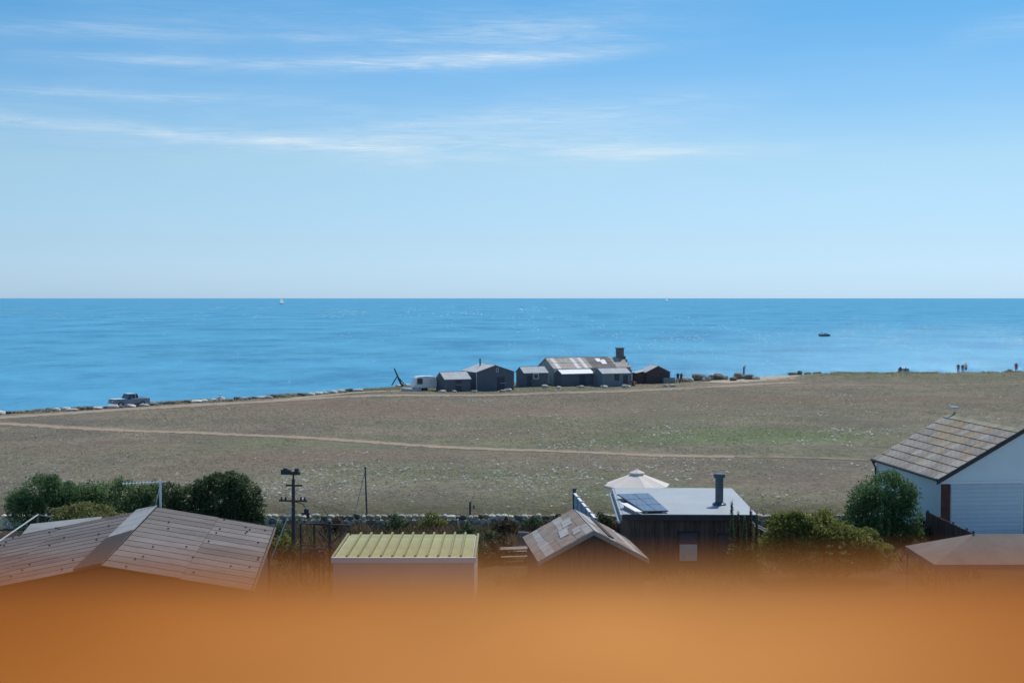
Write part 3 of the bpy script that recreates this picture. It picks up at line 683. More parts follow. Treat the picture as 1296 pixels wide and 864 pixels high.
# ---- flat-roofed cabin
fc = thing('flat_roof_cabin', (5.55, 70.9, 0), R(-1.5), 'brown timber cabin with large grey flat roof, flue and solar panel', 'cabin')
FW, FD, FZ = 6.7, 9.9, 3.0
MB().box(0.35, FW - .35, 0.3, FD - .3, 0, FZ - .3).build('wall', M['wood_brown'], fc)
for i in range(24):
    x = 0.35 + i * (FW - .7)/24
    MB().box(x + .008, x + (FW - .7)/24 - .008, 0.27, 0.297, 0.1, FZ - .34).build('board', M['wood_brown'], fc)
rfm = mat('grey_flat_roof', (0.33, 0.36, 0.375), 0.5, 0.10, 0.5, (0.39, 0.41, 0.42), 0.5)
MB().box(0, FW, 0, FD, FZ - .28, FZ).build('roof', rfm, fc, bevel=0.02)
MB().box(-0.03, FW + .03, -0.04, -0.004, FZ - .3, FZ - .02).build('fascia', mat('dark_fascia', (0.05, 0.048, 0.05), 0.6, 0.2, 2), fc)
MB().box(-0.12, -0.005, 0, FD, FZ - .34, FZ - .03).build('fascia', mat('pale_side_fascia', (0.30, 0.33, 0.36), 0.5, 0.15, 2), fc)
MB().tube([(-.2, -.25, FZ - .36), (-.2, FD, FZ - .36)], 0.07, 8).build('gutter', M['steel'], fc)
window(fc, 3.3, 0.55, 1.05, 1.55, 0.26, M['wood_dark'])
blind = MB().box(2.86, 3.74, 0.225, 0.237, 0.62, 1.45).build('window_blind', mat('cream_blind', (0.62, 0.52, 0.42), 0.9, 0.1, 2), fc)
window(fc, 5.3, 0.9, 1.1, 1.1, 0.26, M['wood_dark'])
fl = MB().lathe([(0.36, FZ + .002), (0.36, FZ + .07), (0.21, FZ + .16), (0.21, FZ + 1.42)], 18, (5.2, 3.3, 0)).build('flue', M['flue'], fc, smooth=False)
MB().lathe([(0.29, FZ + 1.425), (0.31, FZ + 1.46), (0.31, FZ + 1.60), (0.27, FZ + 1.64)], 18, (5.2, 3.3, 0)).build('flue_cap', M['flue'], fl)

# solar panel propped on the cabin roof, with a white board beside it
k = N('solar_cells')
tc = k.new('ShaderNodeTexCoord'); br = k.new('ShaderNodeTexBrick'); br.offset = 0; br.inputs['Scale'].default_value = 1.0
for nm, v in (('Color1', (0.075, 0.13, 0.22, 1)), ('Color2', (0.09, 0.15, 0.25, 1)), ('Mortar', (0.30, 0.36, 0.42, 1))): br.inputs[nm].default_value = v
br.inputs['Mortar Size'].default_value = 0.006; br.inputs['Brick Width'].default_value = 0.26; br.inputs['Row Height'].default_value = 0.34
k.l.new(tc.outputs['Object'], br.inputs['Vector']); k.l.new(br.outputs[0], k.b.inputs['Base Color']); k.b.inputs['Roughness'].default_value = 0.35
sp_ = thing('solar_panel', (6.6, 71.0, FZ + 0.02), 0, 'blue solar panel lying propped on the flat grey roof', 'solar panel')
def spq(u, v, dz=0.0):
    a_, b_ = Vector((0.0, 0.0, .06)).lerp(Vector((1.25, .12, .06)), u), Vector((-.93, 5.5, .16)).lerp(Vector((.80, 5.9, .16)), u)
    return a_.lerp(b_, v) + Vector((0, 0, dz))
MB().hexa([spq(0, 0), spq(1, 0), spq(1, 1), spq(0, 1)], [spq(0, 0, .05), spq(1, 0, .05), spq(1, 1, .05), spq(0, 1, .05)]).build('frame', M['dark_metal'], sp_)
for i in range(2):
    for j in range(3):
        u0, u1, v0, v1 = i/2 + .015, (i+1)/2 - .015, j/3 + .01, (j+1)/3 - .01
        MB().hexa([spq(u0, v0, .053), spq(u1, v0, .053), spq(u1, v1, .053), spq(u0, v1, .053)], [spq(u0, v0, .062), spq(u1, v0, .062), spq(u1, v1, .062), spq(u0, v1, .062)]).build('cell_panel', k.m, sp_)
MB().box(.1, .25, .2, .3, -.02, .055).box(.95, 1.1, .2, .3, -.02, .055).box(-.6, .6, 5.0, 5.1, -.02, .14).build('stand', M['steel'], sp_)
wbp = thing('white_board', (5.95, 71.9, FZ), 0, 'narrow white board lying tilted beside the solar panel on the roof', 'board')
q4 = [Vector((.20, -1.4, .16)), Vector((.58, -1.05, .10)), Vector((.02, 1.55, .16)), Vector((-.38, 1.0, .24))]
MB().hexa(q4, [p_ + Vector((0, 0, .03)) for p_ in q4]).build('panel', M['white'], wbp)
MB().box(.2, .3, -1.0, -.8, 0.004, .14).box(-.2, -.1, .8, 1.0, 0.004, .18).build('stand', M['steel'], wbp)

# parasol behind the cabin
pp = D(806, 612, 83.0)
pa = thing('parasol', (pp.x, pp.y, 0), R(10), 'large cream garden parasol behind the flat-roofed cabin', 'parasol')
cream = mat('cream_canvas', (0.69, 0.615, 0.545), 0.9, 0.04, 2)
vs = [(0, 0, 3.62)]; fs = []
n = 8; rings = [(0.35, 3.50), (1.2, 3.18), (1.98, 2.88), (1.98, 2.74)]
for ri, (r_, z_) in enumerate(rings):
    for q in range(16):
        a = math.pi * q / 8; m_ = 1.0 if q % 2 == 0 else math.cos(math.pi/8) * (0.985 if ri else 1)
        vs.append((r_*m_*math.cos(a), r_*m_*math.sin(a), z_ - (0.03 if q % 2 else 0) * (ri > 0)))
fs += [(0, 1+q, 1+(q+1) % 16) for q in range(16)]
for ri in range(3):
    for q in range(16): fs.append((1+ri*16+q, 1+(ri+1)*16+q, 1+(ri+1)*16+(q+1) % 16, 1+ri*16+(q+1) % 16))
cn = MB().add(vs, fs).build('canopy', cream, pa); so = cn.modifiers.new('solid', 'SOLIDIFY'); so.thickness = 0.012
vc = MB().lathe([(0.46, 3.52), (0.44, 3.60), (0.12, 3.74), (0.03, 3.80)], 8).build('vent_cap', cream, cn)
MB().tube([(0, 0, 0), (0, 0, 3.6)], 0.035, 10).build('pole', M['wood_grey'], pa)
MB().lathe([(0.35, 0.03), (0.35, 0.12), (0.06, 0.2)], 16).build('base', M['dark_metal'], pa)
for q in range(8):
    a = math.pi*q/4; MB().tube([(0, 0, 3.55), (1.9*math.cos(a), 1.9*math.sin(a), 2.86)], 0.012, 5).build('rib', M['wood_grey'], pa)

# pale blue panel fence running towards the camera beside the cabin
f0, f1 = Vector((3.62, 82.4, 0)), Vector((4.3, 72.6, 0)); fd = f1 - f0; fl_ = fd.length
fe = thing('panel_fence', f0, math.atan2(fd.y, fd.x), 'pale blue panel fence with one dark end post, left of the flat-roofed cabin', 'fence')
pbl = mat('pale_blue_boards', (0.36, 0.42, 0.48), 0.7, 0.12, 2, rnd=0.12)
np_ = 5
for i in range(np_ + 1):
    x = fl_ * i / np_; MB().box(x - .07, x + .07, -.09, .09, 0, 2.66 if i == 0 else 2.5).box(x - .09, x + .09, -.11, .11, *((2.66, 2.75) if i == 0 else (2.5, 2.56))).build('post', M['flue'] if i == 0 else pbl, fe)
for i in range(np_):
    x0, x1 = fl_*i/np_ + .1, fl_*(i+1)/np_ - .1
    for j in range(7): MB().box(x0, x1, -.02 - .012*(j % 2), .02, 0.25 + j*.31, 0.25 + j*.31 + .29).build('board', pbl, fe)
    MB().box(x0, x1, -.07, .07, 2.43, 2.50).build('top_rail', M['white'], fe)

# ---- white garage with slate roof, right
AX = math.atan2(1.1, 10.1)
ga = thing('white_garage', (24.25, 80.3, 0), AX, 'white gabled garage with lichen-stained slate roof and pale roller door', 'garage')
GWd, GDp, GE, GR = 10.0, 9.9, 3.55, 6.35
MB().prism([(0, 0, 0), (GWd, 0, 0), (GWd, 0, GE), (GWd/2, 0, GR), (0, 0, GE)], (0, 0, 0), (0, GDp, 0)).build('wall', M['white_wall'], ga)
sl1 = []
for nm, c1, c2, am in (('slate_grey', (0.255, 0.230, 0.20), (0.18, 0.16, 0.14), .6), ('slate_pale', (0.31, 0.285, 0.25), (0.23, 0.21, 0.18), .5), ('slate_lichen', (0.275, 0.205, 0.135), (0.30, 0.26, 0.2), .5), ('slate_ochre', (0.275, 0.245, 0.165), (0.30, 0.28, 0.22), .5)):
    sl1.append(mat(nm, c1, 0.9, 0.3, 4.0, c2, am, rnd=0.14, bump=0.5, bscale=14))
M['underlay'] = mat('roof_underlay', (0.06, 0.055, 0.05), 0.9)
OV = 0.22; slopeL = GWd/2 + OV
def gr(side, d, y, lift=0):   # d from the ridge outwards
    x = GWd/2 + side * d; return (x, y, GR + 0.06 - (GR - GE) / (GWd/2) * d + lift)
ncs, nsl = 9, 15
ang = math.atan2(GR - GE, GWd/2)
for side in (-1, 1):
    slope_panel(MB(), gr(side, slopeL - .02, -.18), gr(side, slopeL - .02, GDp + .18), gr(side, 0, GDp + .18), gr(side, 0, -.18), 0.03, -0.01).build('roof_underlay', M['underlay'], ga)
    if side == 1:
        slope_panel(MB(), gr(side, slopeL, -.22), gr(side, slopeL, GDp + .22), gr(side, 0, GDp + .22), gr(side, 0, -.22), 0.05, 0.024).build('roof_slope', sl1[0], ga)
        continue
    cw = slopeL / ncs; sw = (GDp + .44) / nsl
    sm = [MB().hexa([(-cw*1.08, 0.012, 0), (0, 0.012, 0.0), (0, sw - .012, 0.0), (-cw*1.08, sw - .012, 0)], [(-cw*1.08, 0.012, .05), (0, 0.012, .02), (0, sw - .012, .02), (-cw*1.08, sw - .012, .05)]).mesh('slate', m_) for m_ in sl1]
    for i in range(ncs):
        for j in range(nsl):
            d = i * cw; y = -.22 + j * sw
            lich = gauss(i, j, 2.6, 8.5, 1.9, 4.5)
            r_ = random.random()
            m_ = 2 if r_ < lich * 0.8 else (3 if i == 0 or r_ < lich * .9 + .02 else (1 if random.random() < .45 else 0))
            z = GR + 0.06 - (GR - GE)/(GWd/2) * d
            inst('slate', sm[m_], ga, (GWd/2 - d, y, z + 0.045 + random.uniform(-.004, .004)), (0, -ang + random.uniform(-.006, .006), random.uniform(-.003, .003)))
for j in range(12):
    y0 = -.24 + j * (GDp + .48)/12
    MB().prism([(GWd/2 - .22, 0, GR - .02), (GWd/2, 0, GR + .16), (GWd/2 + .22, 0, GR - .02)], (0, y0, .04), (0, y0 + (GDp + .48)/12 - .02, .04)).build('ridge_tile', sl1[3], ga)
for side in (-1, 1):   # bargeboards front and back
    for yb in (-0.16, GDp + .02):
        a, b = Vector(gr(side, 0, yb, -.03)), Vector(gr(side, slopeL, yb, -.03)); dn = Vector((0, 0, -.2)); th = Vector((0, .13, 0))
        MB().hexa([a + dn, b + dn, b + dn + th, a + dn + th], [a, b, b + th, a + th]).build('bargeboard', M['black_trim'], ga)
MB().tube([(-OV - .05, -.2, GE - .02), (-OV - .05, GDp + .2, GE - .02)], 0.08, 8).build('gutter', M['black_trim'], ga)
MB().tube([(-OV - .05, GDp + .1, GE - .05), (-.1, GDp - .1, GE - .5), (-.1, GDp - .1, 0)], 0.06, 8).build('downpipe', M['black_trim'], ga)
# two door bays, each with a roller door of slats
bri = mat('dark_brick', (0.10, 0.045, 0.035), 0.9, 0.3, 4)
rol = mat('pale_roller_slat', (0.46, 0.54, 0.58), 0.5, 0.05, 1, rnd=0.03)
for bay, x0 in ((0, 0.62), (1, 5.5)):
    dr = MB().box(x0, x0 + 4.25, -0.03, -0.004, 0.02, 3.25).build('roller_door', rol, ga)
    for q in range(13):
        z = 0.06 + q * 0.245
        MB().prism([(0, -.032, z), (0, -.06, z + .03), (0, -.06, z + .19), (0, -.032, z + .232)], (x0 + .03, 0, 0), (x0 + 4.22, 0, 0)).build('slat', rol, dr)
for x in (0.06, 5.0):
    q = MB().box(x, x + (.52 if x < 1 else .44), -0.07, -0.004, 0, 3.27).build('brick_pier', bri, ga)
MB().box(0.05, GWd - .05, -0.05, -0.004, 3.28, 3.40).build('lintel', M['white'], ga)

# brown closeboard fence in front of the garage
f0, f1 = Vector((23.35, 79.9, 0)), Vector((23.65, 71.4, 0)); fd = f1 - f0; fl_ = fd.length
bf = thing('board_fence', f0, math.atan2(fd.y, fd.x), 'dark brown closeboard fence leading to the white garage corner', 'fence')
bm_ = MB().box(0, .135, -.015, .015, 0, 1.78).mesh('board', M['wood_brown'])
for i in range(int(fl_/.145)): inst('board', bm_, bf, (i*.145, 0.016*(i % 2), random.uniform(-.03, .03)))
for i in range(5): MB().box(i*2.05, i*2.05 + .1, .05, .15, 0, 1.85).build('post', M['wood_brown'], bf)

# beige hipped garden canopy, bottom right
gz = thing('garden_canopy', (22.4, 61.8, 0), 0, 'beige hipped fabric garden canopy in front of the white garage', 'canopy')
cv = mat('beige_canvas', (0.175, 0.145, 0.125), 0.9, 0.15, 1.0, (0.135, 0.11, 0.095), 0.6)
hx, hy, ez, az_ = 4.6, 2.25, 2.6, 3.52
e4 = [(-hx, -hy, ez), (hx, -hy, ez), (hx, hy, ez), (-hx, hy, ez)]; r0, r1 = (-2.25, 0, az_), (2.25, 0, az_)
o = MB().add(e4 + [r0, r1], [(0, 1, 5, 4), (1, 2, 5), (2, 3, 4, 5), (3, 0, 4)]).build('roof_fabric', cv, gz); so = o.modifiers.new('s', 'SOLIDIFY'); so.thickness = 0.02
for a, b in ((0, 1), (1, 2), (2, 3), (3, 0)):
    A, B = Vector(e4[a]), Vector(e4[b]); MB().add([A, B, B - Vector((0, 0, .22)), A - Vector((0, 0, .22))], [(0, 1, 2, 3)]).build('valance', cv, gz).modifiers.new('s', 'SOLIDIFY').thickness = 0.015
for x, y in ((-hx + .08, -hy + .08), (hx - .08, -hy + .08), (hx - .08, hy - .08), (-hx + .08, hy - .08)):
    MB().tube([(x, y, 0), (x, y, ez)], 0.035, 8).build('post', M['dark_metal'], gz)
MB().ball((-2.25, 0, az_ + .08), .06).tube([(-2.25, 0, az_), (-2.25, 0, az_ + .08)], .02, 6).build('finial', M['dark_metal'], gz)

# ------------------------------------------------------------------ dry stone boundary wall, stone by stone
def rock_mesh(name, m, seed, sub=1, sq=0.55, amp=0.22):
    rnd = random.Random(seed); bm = bmesh.new(); bmesh.ops.create_icosphere(bm, subdivisions=sub, radius=1)
    for v in bm.verts:
        p = v.co.normalized(); mx = max(abs(p.x), abs(p.y), abs(p.z)); p = p.lerp(p / mx, sq)
        v.co = p * (1 + amp * mnoise.noise(p * 1.6 + Vector((seed * 3.1, 0, 0)))) * 0.5
    me = bpy.data.meshes.new(name); bm.to_mesh(me); bm.free(); me.materials.append(m); return me
st_m = [rock_mesh('stone', M[k_], i, 1) for i, k_ in enumerate(('stone', 'stone', 'stone_pale', 'stone', 'stone_dark', 'stone', 'stone_pale', 'stone_dark'))]
dw = thing('dry_stone_wall', (0, 84.6, 0), 0, 'low dry stone wall of pale rounded stones between gardens and field', 'wall')
x0w, x1w = -16.5, 21.8
core = MB()
for i in range(60):
    a, b = -30 + i * 52.0/60, -30 + (i+1) * 52.0/60
    core.hexa([(a, -.12, -.05), (b, -.12, -.05), (b, .16, -.05), (a, .16, -.05)], [(a, -.08, .52), (b, -.08, .52), (b, .12, .52), (a, .12, .52)])
core.build('wall_core', M['stone_dark'], dw)
rnd = random.Random(3); cnt = 0; rest = MB()
for row, (zc, sz) in enumerate(((0.74, .34), (0.44, .36), (0.16, .36))):
    x = x0w + rnd.uniform(0, .2)
    while x < x1w:
        w = rnd.uniform(.26, .52) if row else rnd.uniform(.28, .58); hgt_ = sz * rnd.uniform(.8, 1.25)
        gap = row == 0 and mnoise.noise((x * .45, 2, 0)) > .34
        if not gap and cnt < 298:
            inst('stone', rnd.choice(st_m), dw, (x + w/2, rnd.uniform(-.09, .02), zc + rnd.uniform(-.04, .05)), (rnd.uniform(-.2, .2), rnd.uniform(-.15, .15), rnd.uniform(-.3, .3)), (w * 1.06, rnd.uniform(.34, .46), hgt_)); cnt += 1
        x += w
rk = [rock_mesh('r', M['stone'], 40 + i, 1) for i in range(4)]
for seg0, seg1 in ((-30.5, -16.6),):
    for zc in (.74, .44, .16):
        x = seg0
        while x < seg1:
            w = rnd.uniform(.28, .5); me_ = rnd.choice(rk); o_ = len(rest.v)
            Mx = Matrix.Translation((x + w/2, rnd.uniform(-.08, .02), zc)) @ Matrix.Rotation(rnd.uniform(-.3, .3), 4, 'Z') @ Matrix.Diagonal((w * 1.05, .4, .36, 1))
            rest.add([Mx @ v.co for v in me_.vertices], [tuple(p.vertices) for p in me_.polygons]); x += w
o = rest.build('far_stones', M['stone'], dw); o['kind'] = 'stuff'

# ------------------------------------------------------------------ foliage
def leaf_mat(name, cols, trans=0.35, up=0.0):
    k = N(name); at_ = k.new('ShaderNodeAttribute', attribute_name='leaf')
    r_ = k.new('ShaderNodeValToRGB'); k.l.new(at_.outputs['Fac'], r_.inputs[0])
    for i, c_ in enumerate(cols):
        e = r_.color_ramp.elements[i] if i < 2 else r_.color_ramp.elements.new(.5)
        e.color = (*c_, 1)
    for i, e in enumerate(r_.color_ramp.elements): e.position = i / (len(cols) - 1)
    tr = k.new('ShaderNodeBsdfTranslucent'); mx = k.new('ShaderNodeMixShader'); mx.inputs[0].default_value = trans
    k.l.new(r_.outputs[0], k.b.inputs['Base Color']); k.l.new(r_.outputs[0], tr.inputs[0])
    k.b.inputs['Roughness'].default_value = 0.6; k.b.inputs['Specular IOR Level'].default_value = 0.25
    if up:   # short turf scatters like the ground it stands on
        ge = k.new('ShaderNodeNewGeometry'); vm = k.new('ShaderNodeMix', data_type='VECTOR'); vm.inputs[0].default_value = up
        k.l.new(ge.outputs['Normal'], vm.inputs[4]); vm.inputs[5].default_value = (0, 0, 1); k.l.new(vm.outputs[1], k.b.inputs['Normal'])
    k.l.new(k.b.outputs[0], mx.inputs[1]); k.l.new(tr.outputs[0], mx.inputs[2]); k.l.new(mx.outputs[0], k.out.inputs['Surface'])
    return k.m
LM = {'bright': leaf_mat('leaf_bright', [(0.074, 0.128, 0.054), (0.128, 0.223, 0.088), (0.216, 0.324, 0.128)], .45),
      'dark': leaf_mat('leaf_dark', [(0.051, 0.080, 0.041), (0.090, 0.138, 0.061), (0.152, 0.210, 0.094)], 0.35),
      'yellow': leaf_mat('leaf_yellow', [(0.144, 0.180, 0.054), (0.228, 0.252, 0.084), (0.336, 0.324, 0.132)], .45),
      'olive': leaf_mat('leaf_olive', [(0.138, 0.159, 0.042), (0.219, 0.243, 0.062), (0.308, 0.324, 0.089)], .45),
      'privet': leaf_mat('leaf_privet', [(0.053, 0.105, 0.045), (0.098, 0.196, 0.078), (0.175, 0.287, 0.119)], .4),
      'brown': leaf_mat('leaf_brown', [(0.07, 0.05, 0.03), (0.11, 0.075, 0.04), (0.16, 0.12, 0.07)])}
M['bark'] = mat('bark', (0.10, 0.08, 0.06), 0.95, 0.3, 4)
def leaves_mesh(name, lobes, n, size, m, seed, aspect=0.55, shell=0.55, droop=0.0, ragged=False):
    """lobes: (cx, cy, cz, rx, ry, rz). leaf quads in small sprays through the outer part of every lobe"""
    rng = np.random.default_rng(seed)
    extra = []
    for l in lobes:
        for q in range(6):
            d0 = rng.normal(size=3); d0 /= np.linalg.norm(d0); d0[2] = abs(d0[2]) if rng.random() < .75 else d0[2]
            f_ = rng.uniform(.22, .42); extra.append((l[0] + d0[0]*l[3]*.92, l[1] + d0[1]*l[4]*.92, l[2] + d0[2]*l[5]*.95, l[3]*f_, l[4]*f_, l[5]*f_*rng.uniform(.8, 1.5)))
    if ragged: lobes = list(lobes) + extra
    vol = np.array([l[3]*l[4]*l[5] for l in lobes]) ** 0.72; pick = rng.choice(len(lobes), n, p=vol/vol.sum())
    L = np.array(lobes)[pick]
    d = rng.normal(size=(n, 3)); d /= np.linalg.norm(d, axis=1)[:, None]
    rr = (shell + (1 - shell) * rng.random(n) ** 0.6) * (1 + 0.10 * rng.normal(size=n))
    # pull leaves into clumps
    cl_ = np.round(d * 3.2 + rng.normal(size=(n, 3)) * 0.10) / 3.2; d = d * 0.45 + cl_ * 0.55
    p = L[:, :3] + d * rr[:, None] * L[:, 3:6]
    p[:, 2] = np.maximum(p[:, 2], 0.05)
    a = rng.normal(size=(n, 3)); a /= np.linalg.norm(a, axis=1)[:, None]; a[:, 2] -= droop
    b = np.cross(a, rng.normal(size=(n, 3))); b /= np.linalg.norm(b, axis=1)[:, None]
    s = size * (0.6 + 0.8 * rng.random(n))[:, None]
    V = np.empty((n, 4, 3)); V[:, 0] = p - a*s*.5; V[:, 1] = p + b*s*aspect*.5; V[:, 2] = p + a*s*.5; V[:, 3] = p - b*s*aspect*.5
    me = bpy.data.meshes.new(name); me.vertices.add(n*4); me.vertices.foreach_set('co', V.reshape(-1))
    me.loops.add(n*4); me.loops.foreach_set('vertex_index', np.arange(n*4)); me.polygons.add(n)
    me.polygons.foreach_set('loop_start', np.arange(n)*4); me.polygons.foreach_set('loop_total', np.full(n, 4))
    at_ = me.attributes.new('leaf', 'FLOAT', 'FACE')
    at_.data.foreach_set('value', np.clip(0.45 + 0.25*rng.normal(size=n) + 0.15*np.sin(pick * 2.1), 0, 1))
    me.materials.append(m); me.update(); return me
def shrub(name, x, y, lobes, n, size, kind, label, cat, seed, aspect=.55, stems=4, group=None, droop=0.0, shell=.55):
    t = thing(name, (x, y, 0), 0, label, cat, group)
    o = bpy.data.objects.new('crown' if cat == 'tree' else 'foliage', leaves_mesh('leaves', lobes, n, size, LM[kind], seed, aspect, shell, droop, True)); COL.objects.link(o); o.parent = t
    rnd = random.Random(seed); tk = MB()
    for i in range(stems):
        l = lobes[i % len(lobes)]; a = Vector((l[0]*.25 + rnd.uniform(-.15, .15), l[1]*.25 + rnd.uniform(-.1, .1), -.05)); c_ = Vector(l[:3])
        mid = a.lerp(c_, .5) + Vector((rnd.uniform(-.15, .15), rnd.uniform(-.15, .15), .1))
        tk.tube([a, mid, c_], [.09, .07, .04], 6)
        for q in range(3):
            d_ = Vector((rnd.uniform(-1, 1) * l[3], rnd.uniform(-1, 1) * l[4], rnd.uniform(.1, .9) * l[5])) * .75
            tk.tube([mid.lerp(c_, .6), c_ + d_], [.035, .012], 5)
    tk.build('trunk' if cat == 'tree' else 'stems', M['bark'], t)
    return t
def px_x(px, Y): return (px - 648) / FPX * Y
def lobes_px(Y, x0, lst):
    """lobes given as picture x, y of the centre and radii in metres, at distance Y"""
    out = []
    for (px, py, rx, rz, dy) in lst:
        p = D(px, py, Y + dy); out.append((p.x - x0, dy, p.z, rx, rx * .85, rz))
    return out
Yb = 76.0
x_ = px_x(52, Yb)
shrub('tamarisk_bush', x_, Yb, lobes_px(Yb, x_, [(52, 625, 1.25, 1.0, 0), (28, 633, .9, .7, .2), (76, 628, .9, .8, -.2), (62, 648, 1.2, 1.2, 0), (35, 652, .9, 1.0, 0), (60, 612, .7, .45, .1), (88, 640, .8, .9, .2), (20, 640, .6, .5, 0)]), 22000, .13, 'privet', 'feathery green bush at the far left behind the brown roof', 'bush', 11, .35)
x_ = px_x(130, Yb)
shrub('hedge_bush', x_, Yb + 1, lobes_px(Yb + 1, x_, [(92, 634, .8, .7, .3), (190, 626, .8, .7, .2), (200, 638, .9, .9, 0), (105, 630, .9, .7, 0), (130, 626, 1.0, .75, .3), (155, 626, 1.0, .75, 0), (178, 630, .8, .75, .2), (140, 648, 1.6, 1.1, 0), (108, 650, .9, 1.0, 0), (172, 650, 1.0, 1.0, 0), (158, 614, .55, .3, .2), (140, 668, 1.8, .8, 0)]), 22000, .12, 'bright', 'mid green loose hedge bush between feathery bush and aerial', 'bush', 12)
x_ = px_x(270, Yb)
shrub('evergreen_tree', x_, Yb, lobes_px(Yb, x_, [(215, 624, .8, .6, 0), (240, 632, .9, .8, 0), (262, 622, .8, .7, .2), (285, 612, .95, .6, 0), (305, 622, .95, .8, 0), (318, 640, .8, .9, .1), (280, 640, 1.3, 1.1, 0), (245, 650, 1.1, .9, 0), (310, 658, 1.0, .9, 0), (212, 645, .8, .8, 0), (270, 606, .5, .3, .2), (296, 603, .5, .28, 0), (326, 660, .45, .5, 0), (285, 662, 1.3, .9, 0), (255, 668, 1.2, .7, 0), (225, 662, 1.0, .8, 0), (315, 678, 1.1, .7, 0)]), 42000, .12, 'dark', 'dark dense evergreen tree at the right end of the hedge', 'tree', 13, .6, stems=7)
Yb = 72.0; x_ = px_x(110, Yb)
shrub('yellow_shrub', x_, Yb, lobes_px(Yb, x_, [(80, 652, .6, .45, 0), (105, 648, .8, .5, 0), (130, 652, .7, .45, 0), (152, 657, .5, .35, 0), (112, 662, 1.6, .7, 0)]), 9000, .13, 'yellow', 'yellow-green shrub just behind the ridge of the brown roof', 'bush', 14, .5)
Yb = 79.0; x_ = px_x(1118, Yb)
shrub('round_bush', x_, Yb, lobes_px(Yb, x_, [(1118, 625, 1.55, 1.15, 0), (1092, 634, .95, .9, .1), (1144, 630, .95, .95, -.1), (1118, 650, 1.7, 1.2, 0), (1090, 655, 1.0, .9, 0), (1146, 655, 1.0, .9, 0), (1126, 607, .8, .5, 0), (1118, 675, 1.9, .9, 0), (1088, 678, 1.0, .7, 0), (1150, 678, 1.0, .7, 0)]), 26000, .12, 'privet', 'round dark green bush against the white garage wall', 'bush', 15, .6)
Yb = 69.0; x_ = px_x(1050, Yb)
shrub('broom_bush', x_, Yb, lobes_px(Yb, x_, [(1000, 672, 1.1, .9, 0), (1035, 676, 1.4, 1.0, 0), (1075, 692, 1.4, .9, 0), (1105, 705, 1.0, .7, 0), (985, 690, 1.0, .9, 0), (1040, 700, 2.2, 1.1, 0), (1010, 660, .8, .45, 0), (1060, 682, 1.3, .8, 0), (1090, 696, 1.2, .8, 0)]), 46000, .15, 'olive', 'broad olive-green broom bush between the cabin and the round bush', 'bush', 16, .4)
low = [(600, 690, 'brown'), (618, 684, 'dark'), (632, 694, 'brown'), (610, 702, 'dark'), (360, 690, 'olive'), (372, 702, 'dark'), (395, 706, 'brown'), (838, 702, 'olive'), (860, 708, 'yellow'), (880, 704, 'olive'), (905, 706, 'brown'), (760, 660, 'dark'), (752, 668, 'brown'), (1070, 664, 'dark'), (1165, 668, 'brown'), (1185, 676, 'dark'), (975, 676, 'brown'), (590, 676, 'dark')]
low += [(500, 664, 'dark'), (545, 661, 'olive'), (640, 668, 'brown'), (675, 666, 'dark'), (985, 662, 'dark'), (1030, 663, 'brown'), (352, 676, 'dark'), (425, 668, 'brown'), (620, 700, 'brown'), (585, 692, 'dark'), (705, 664, 'brown')]
LOWL = ['brown bush beside the green-roofed store', 'dark bush behind the brown garden bushes', 'brown bush just left of the picnic table', 'dark low bush right of the green-roofed store',
        'olive shrub right of the wide corrugated roof', 'dark shrub at the foot of the pipe frame', 'brown shrub between pipe frame and green-roofed store', 'olive garden plant by the cabin wall, leftmost',
        'yellowish garden plant under the cabin window', 'olive garden plant right of the cabin window', 'brown garden plant at the cabin, near the flower spikes', 'dark shrub squeezed between panel fence and cabin',
        'brown shrub below the panel fence', 'dark scrub at the wall end, left of the round bush', 'brown shrub under the round bush', 'dark shrub at the foot of the board fence', 'brown scrub left of the broom bush', 'dark low plant at the end of the green roof',
        'dark scrub behind the stone wall, right of the slim pole', 'olive scrub at the stone wall above the green roof', 'brown plant at the wall left of the patched shed', 'dark plant against the wall just left of the patched shed',
        'dark scrub at the wall behind the broom bush', 'brown scrub at the wall above the broom bush', 'dark shrub under the wooden pole', 'brown weed at the wall left of the slim pole', 'brown plant in front of the picnic table', 'dark shrub right behind the green-roofed store', 'brown plant at the wall behind the patched shed']
for i, (a, b, kd) in enumerate(low):
    p = G(a, b + 14); r_ = random.uniform(.55, .8)
    shrub('garden_shrub', p.x, p.y, [(0, 0, .55, r_, r_*.8, .55), (.4, .1, .45, r_*.7, r_*.6, .5), (-.45, 0, .45, r_*.7, r_*.6, .45), (.05, 0, .95, r_*.4, r_*.4, .35)], 1500, .13, kd, LOWL[i], 'shrub', 50 + i, .5, stems=3, group='low garden shrubs')

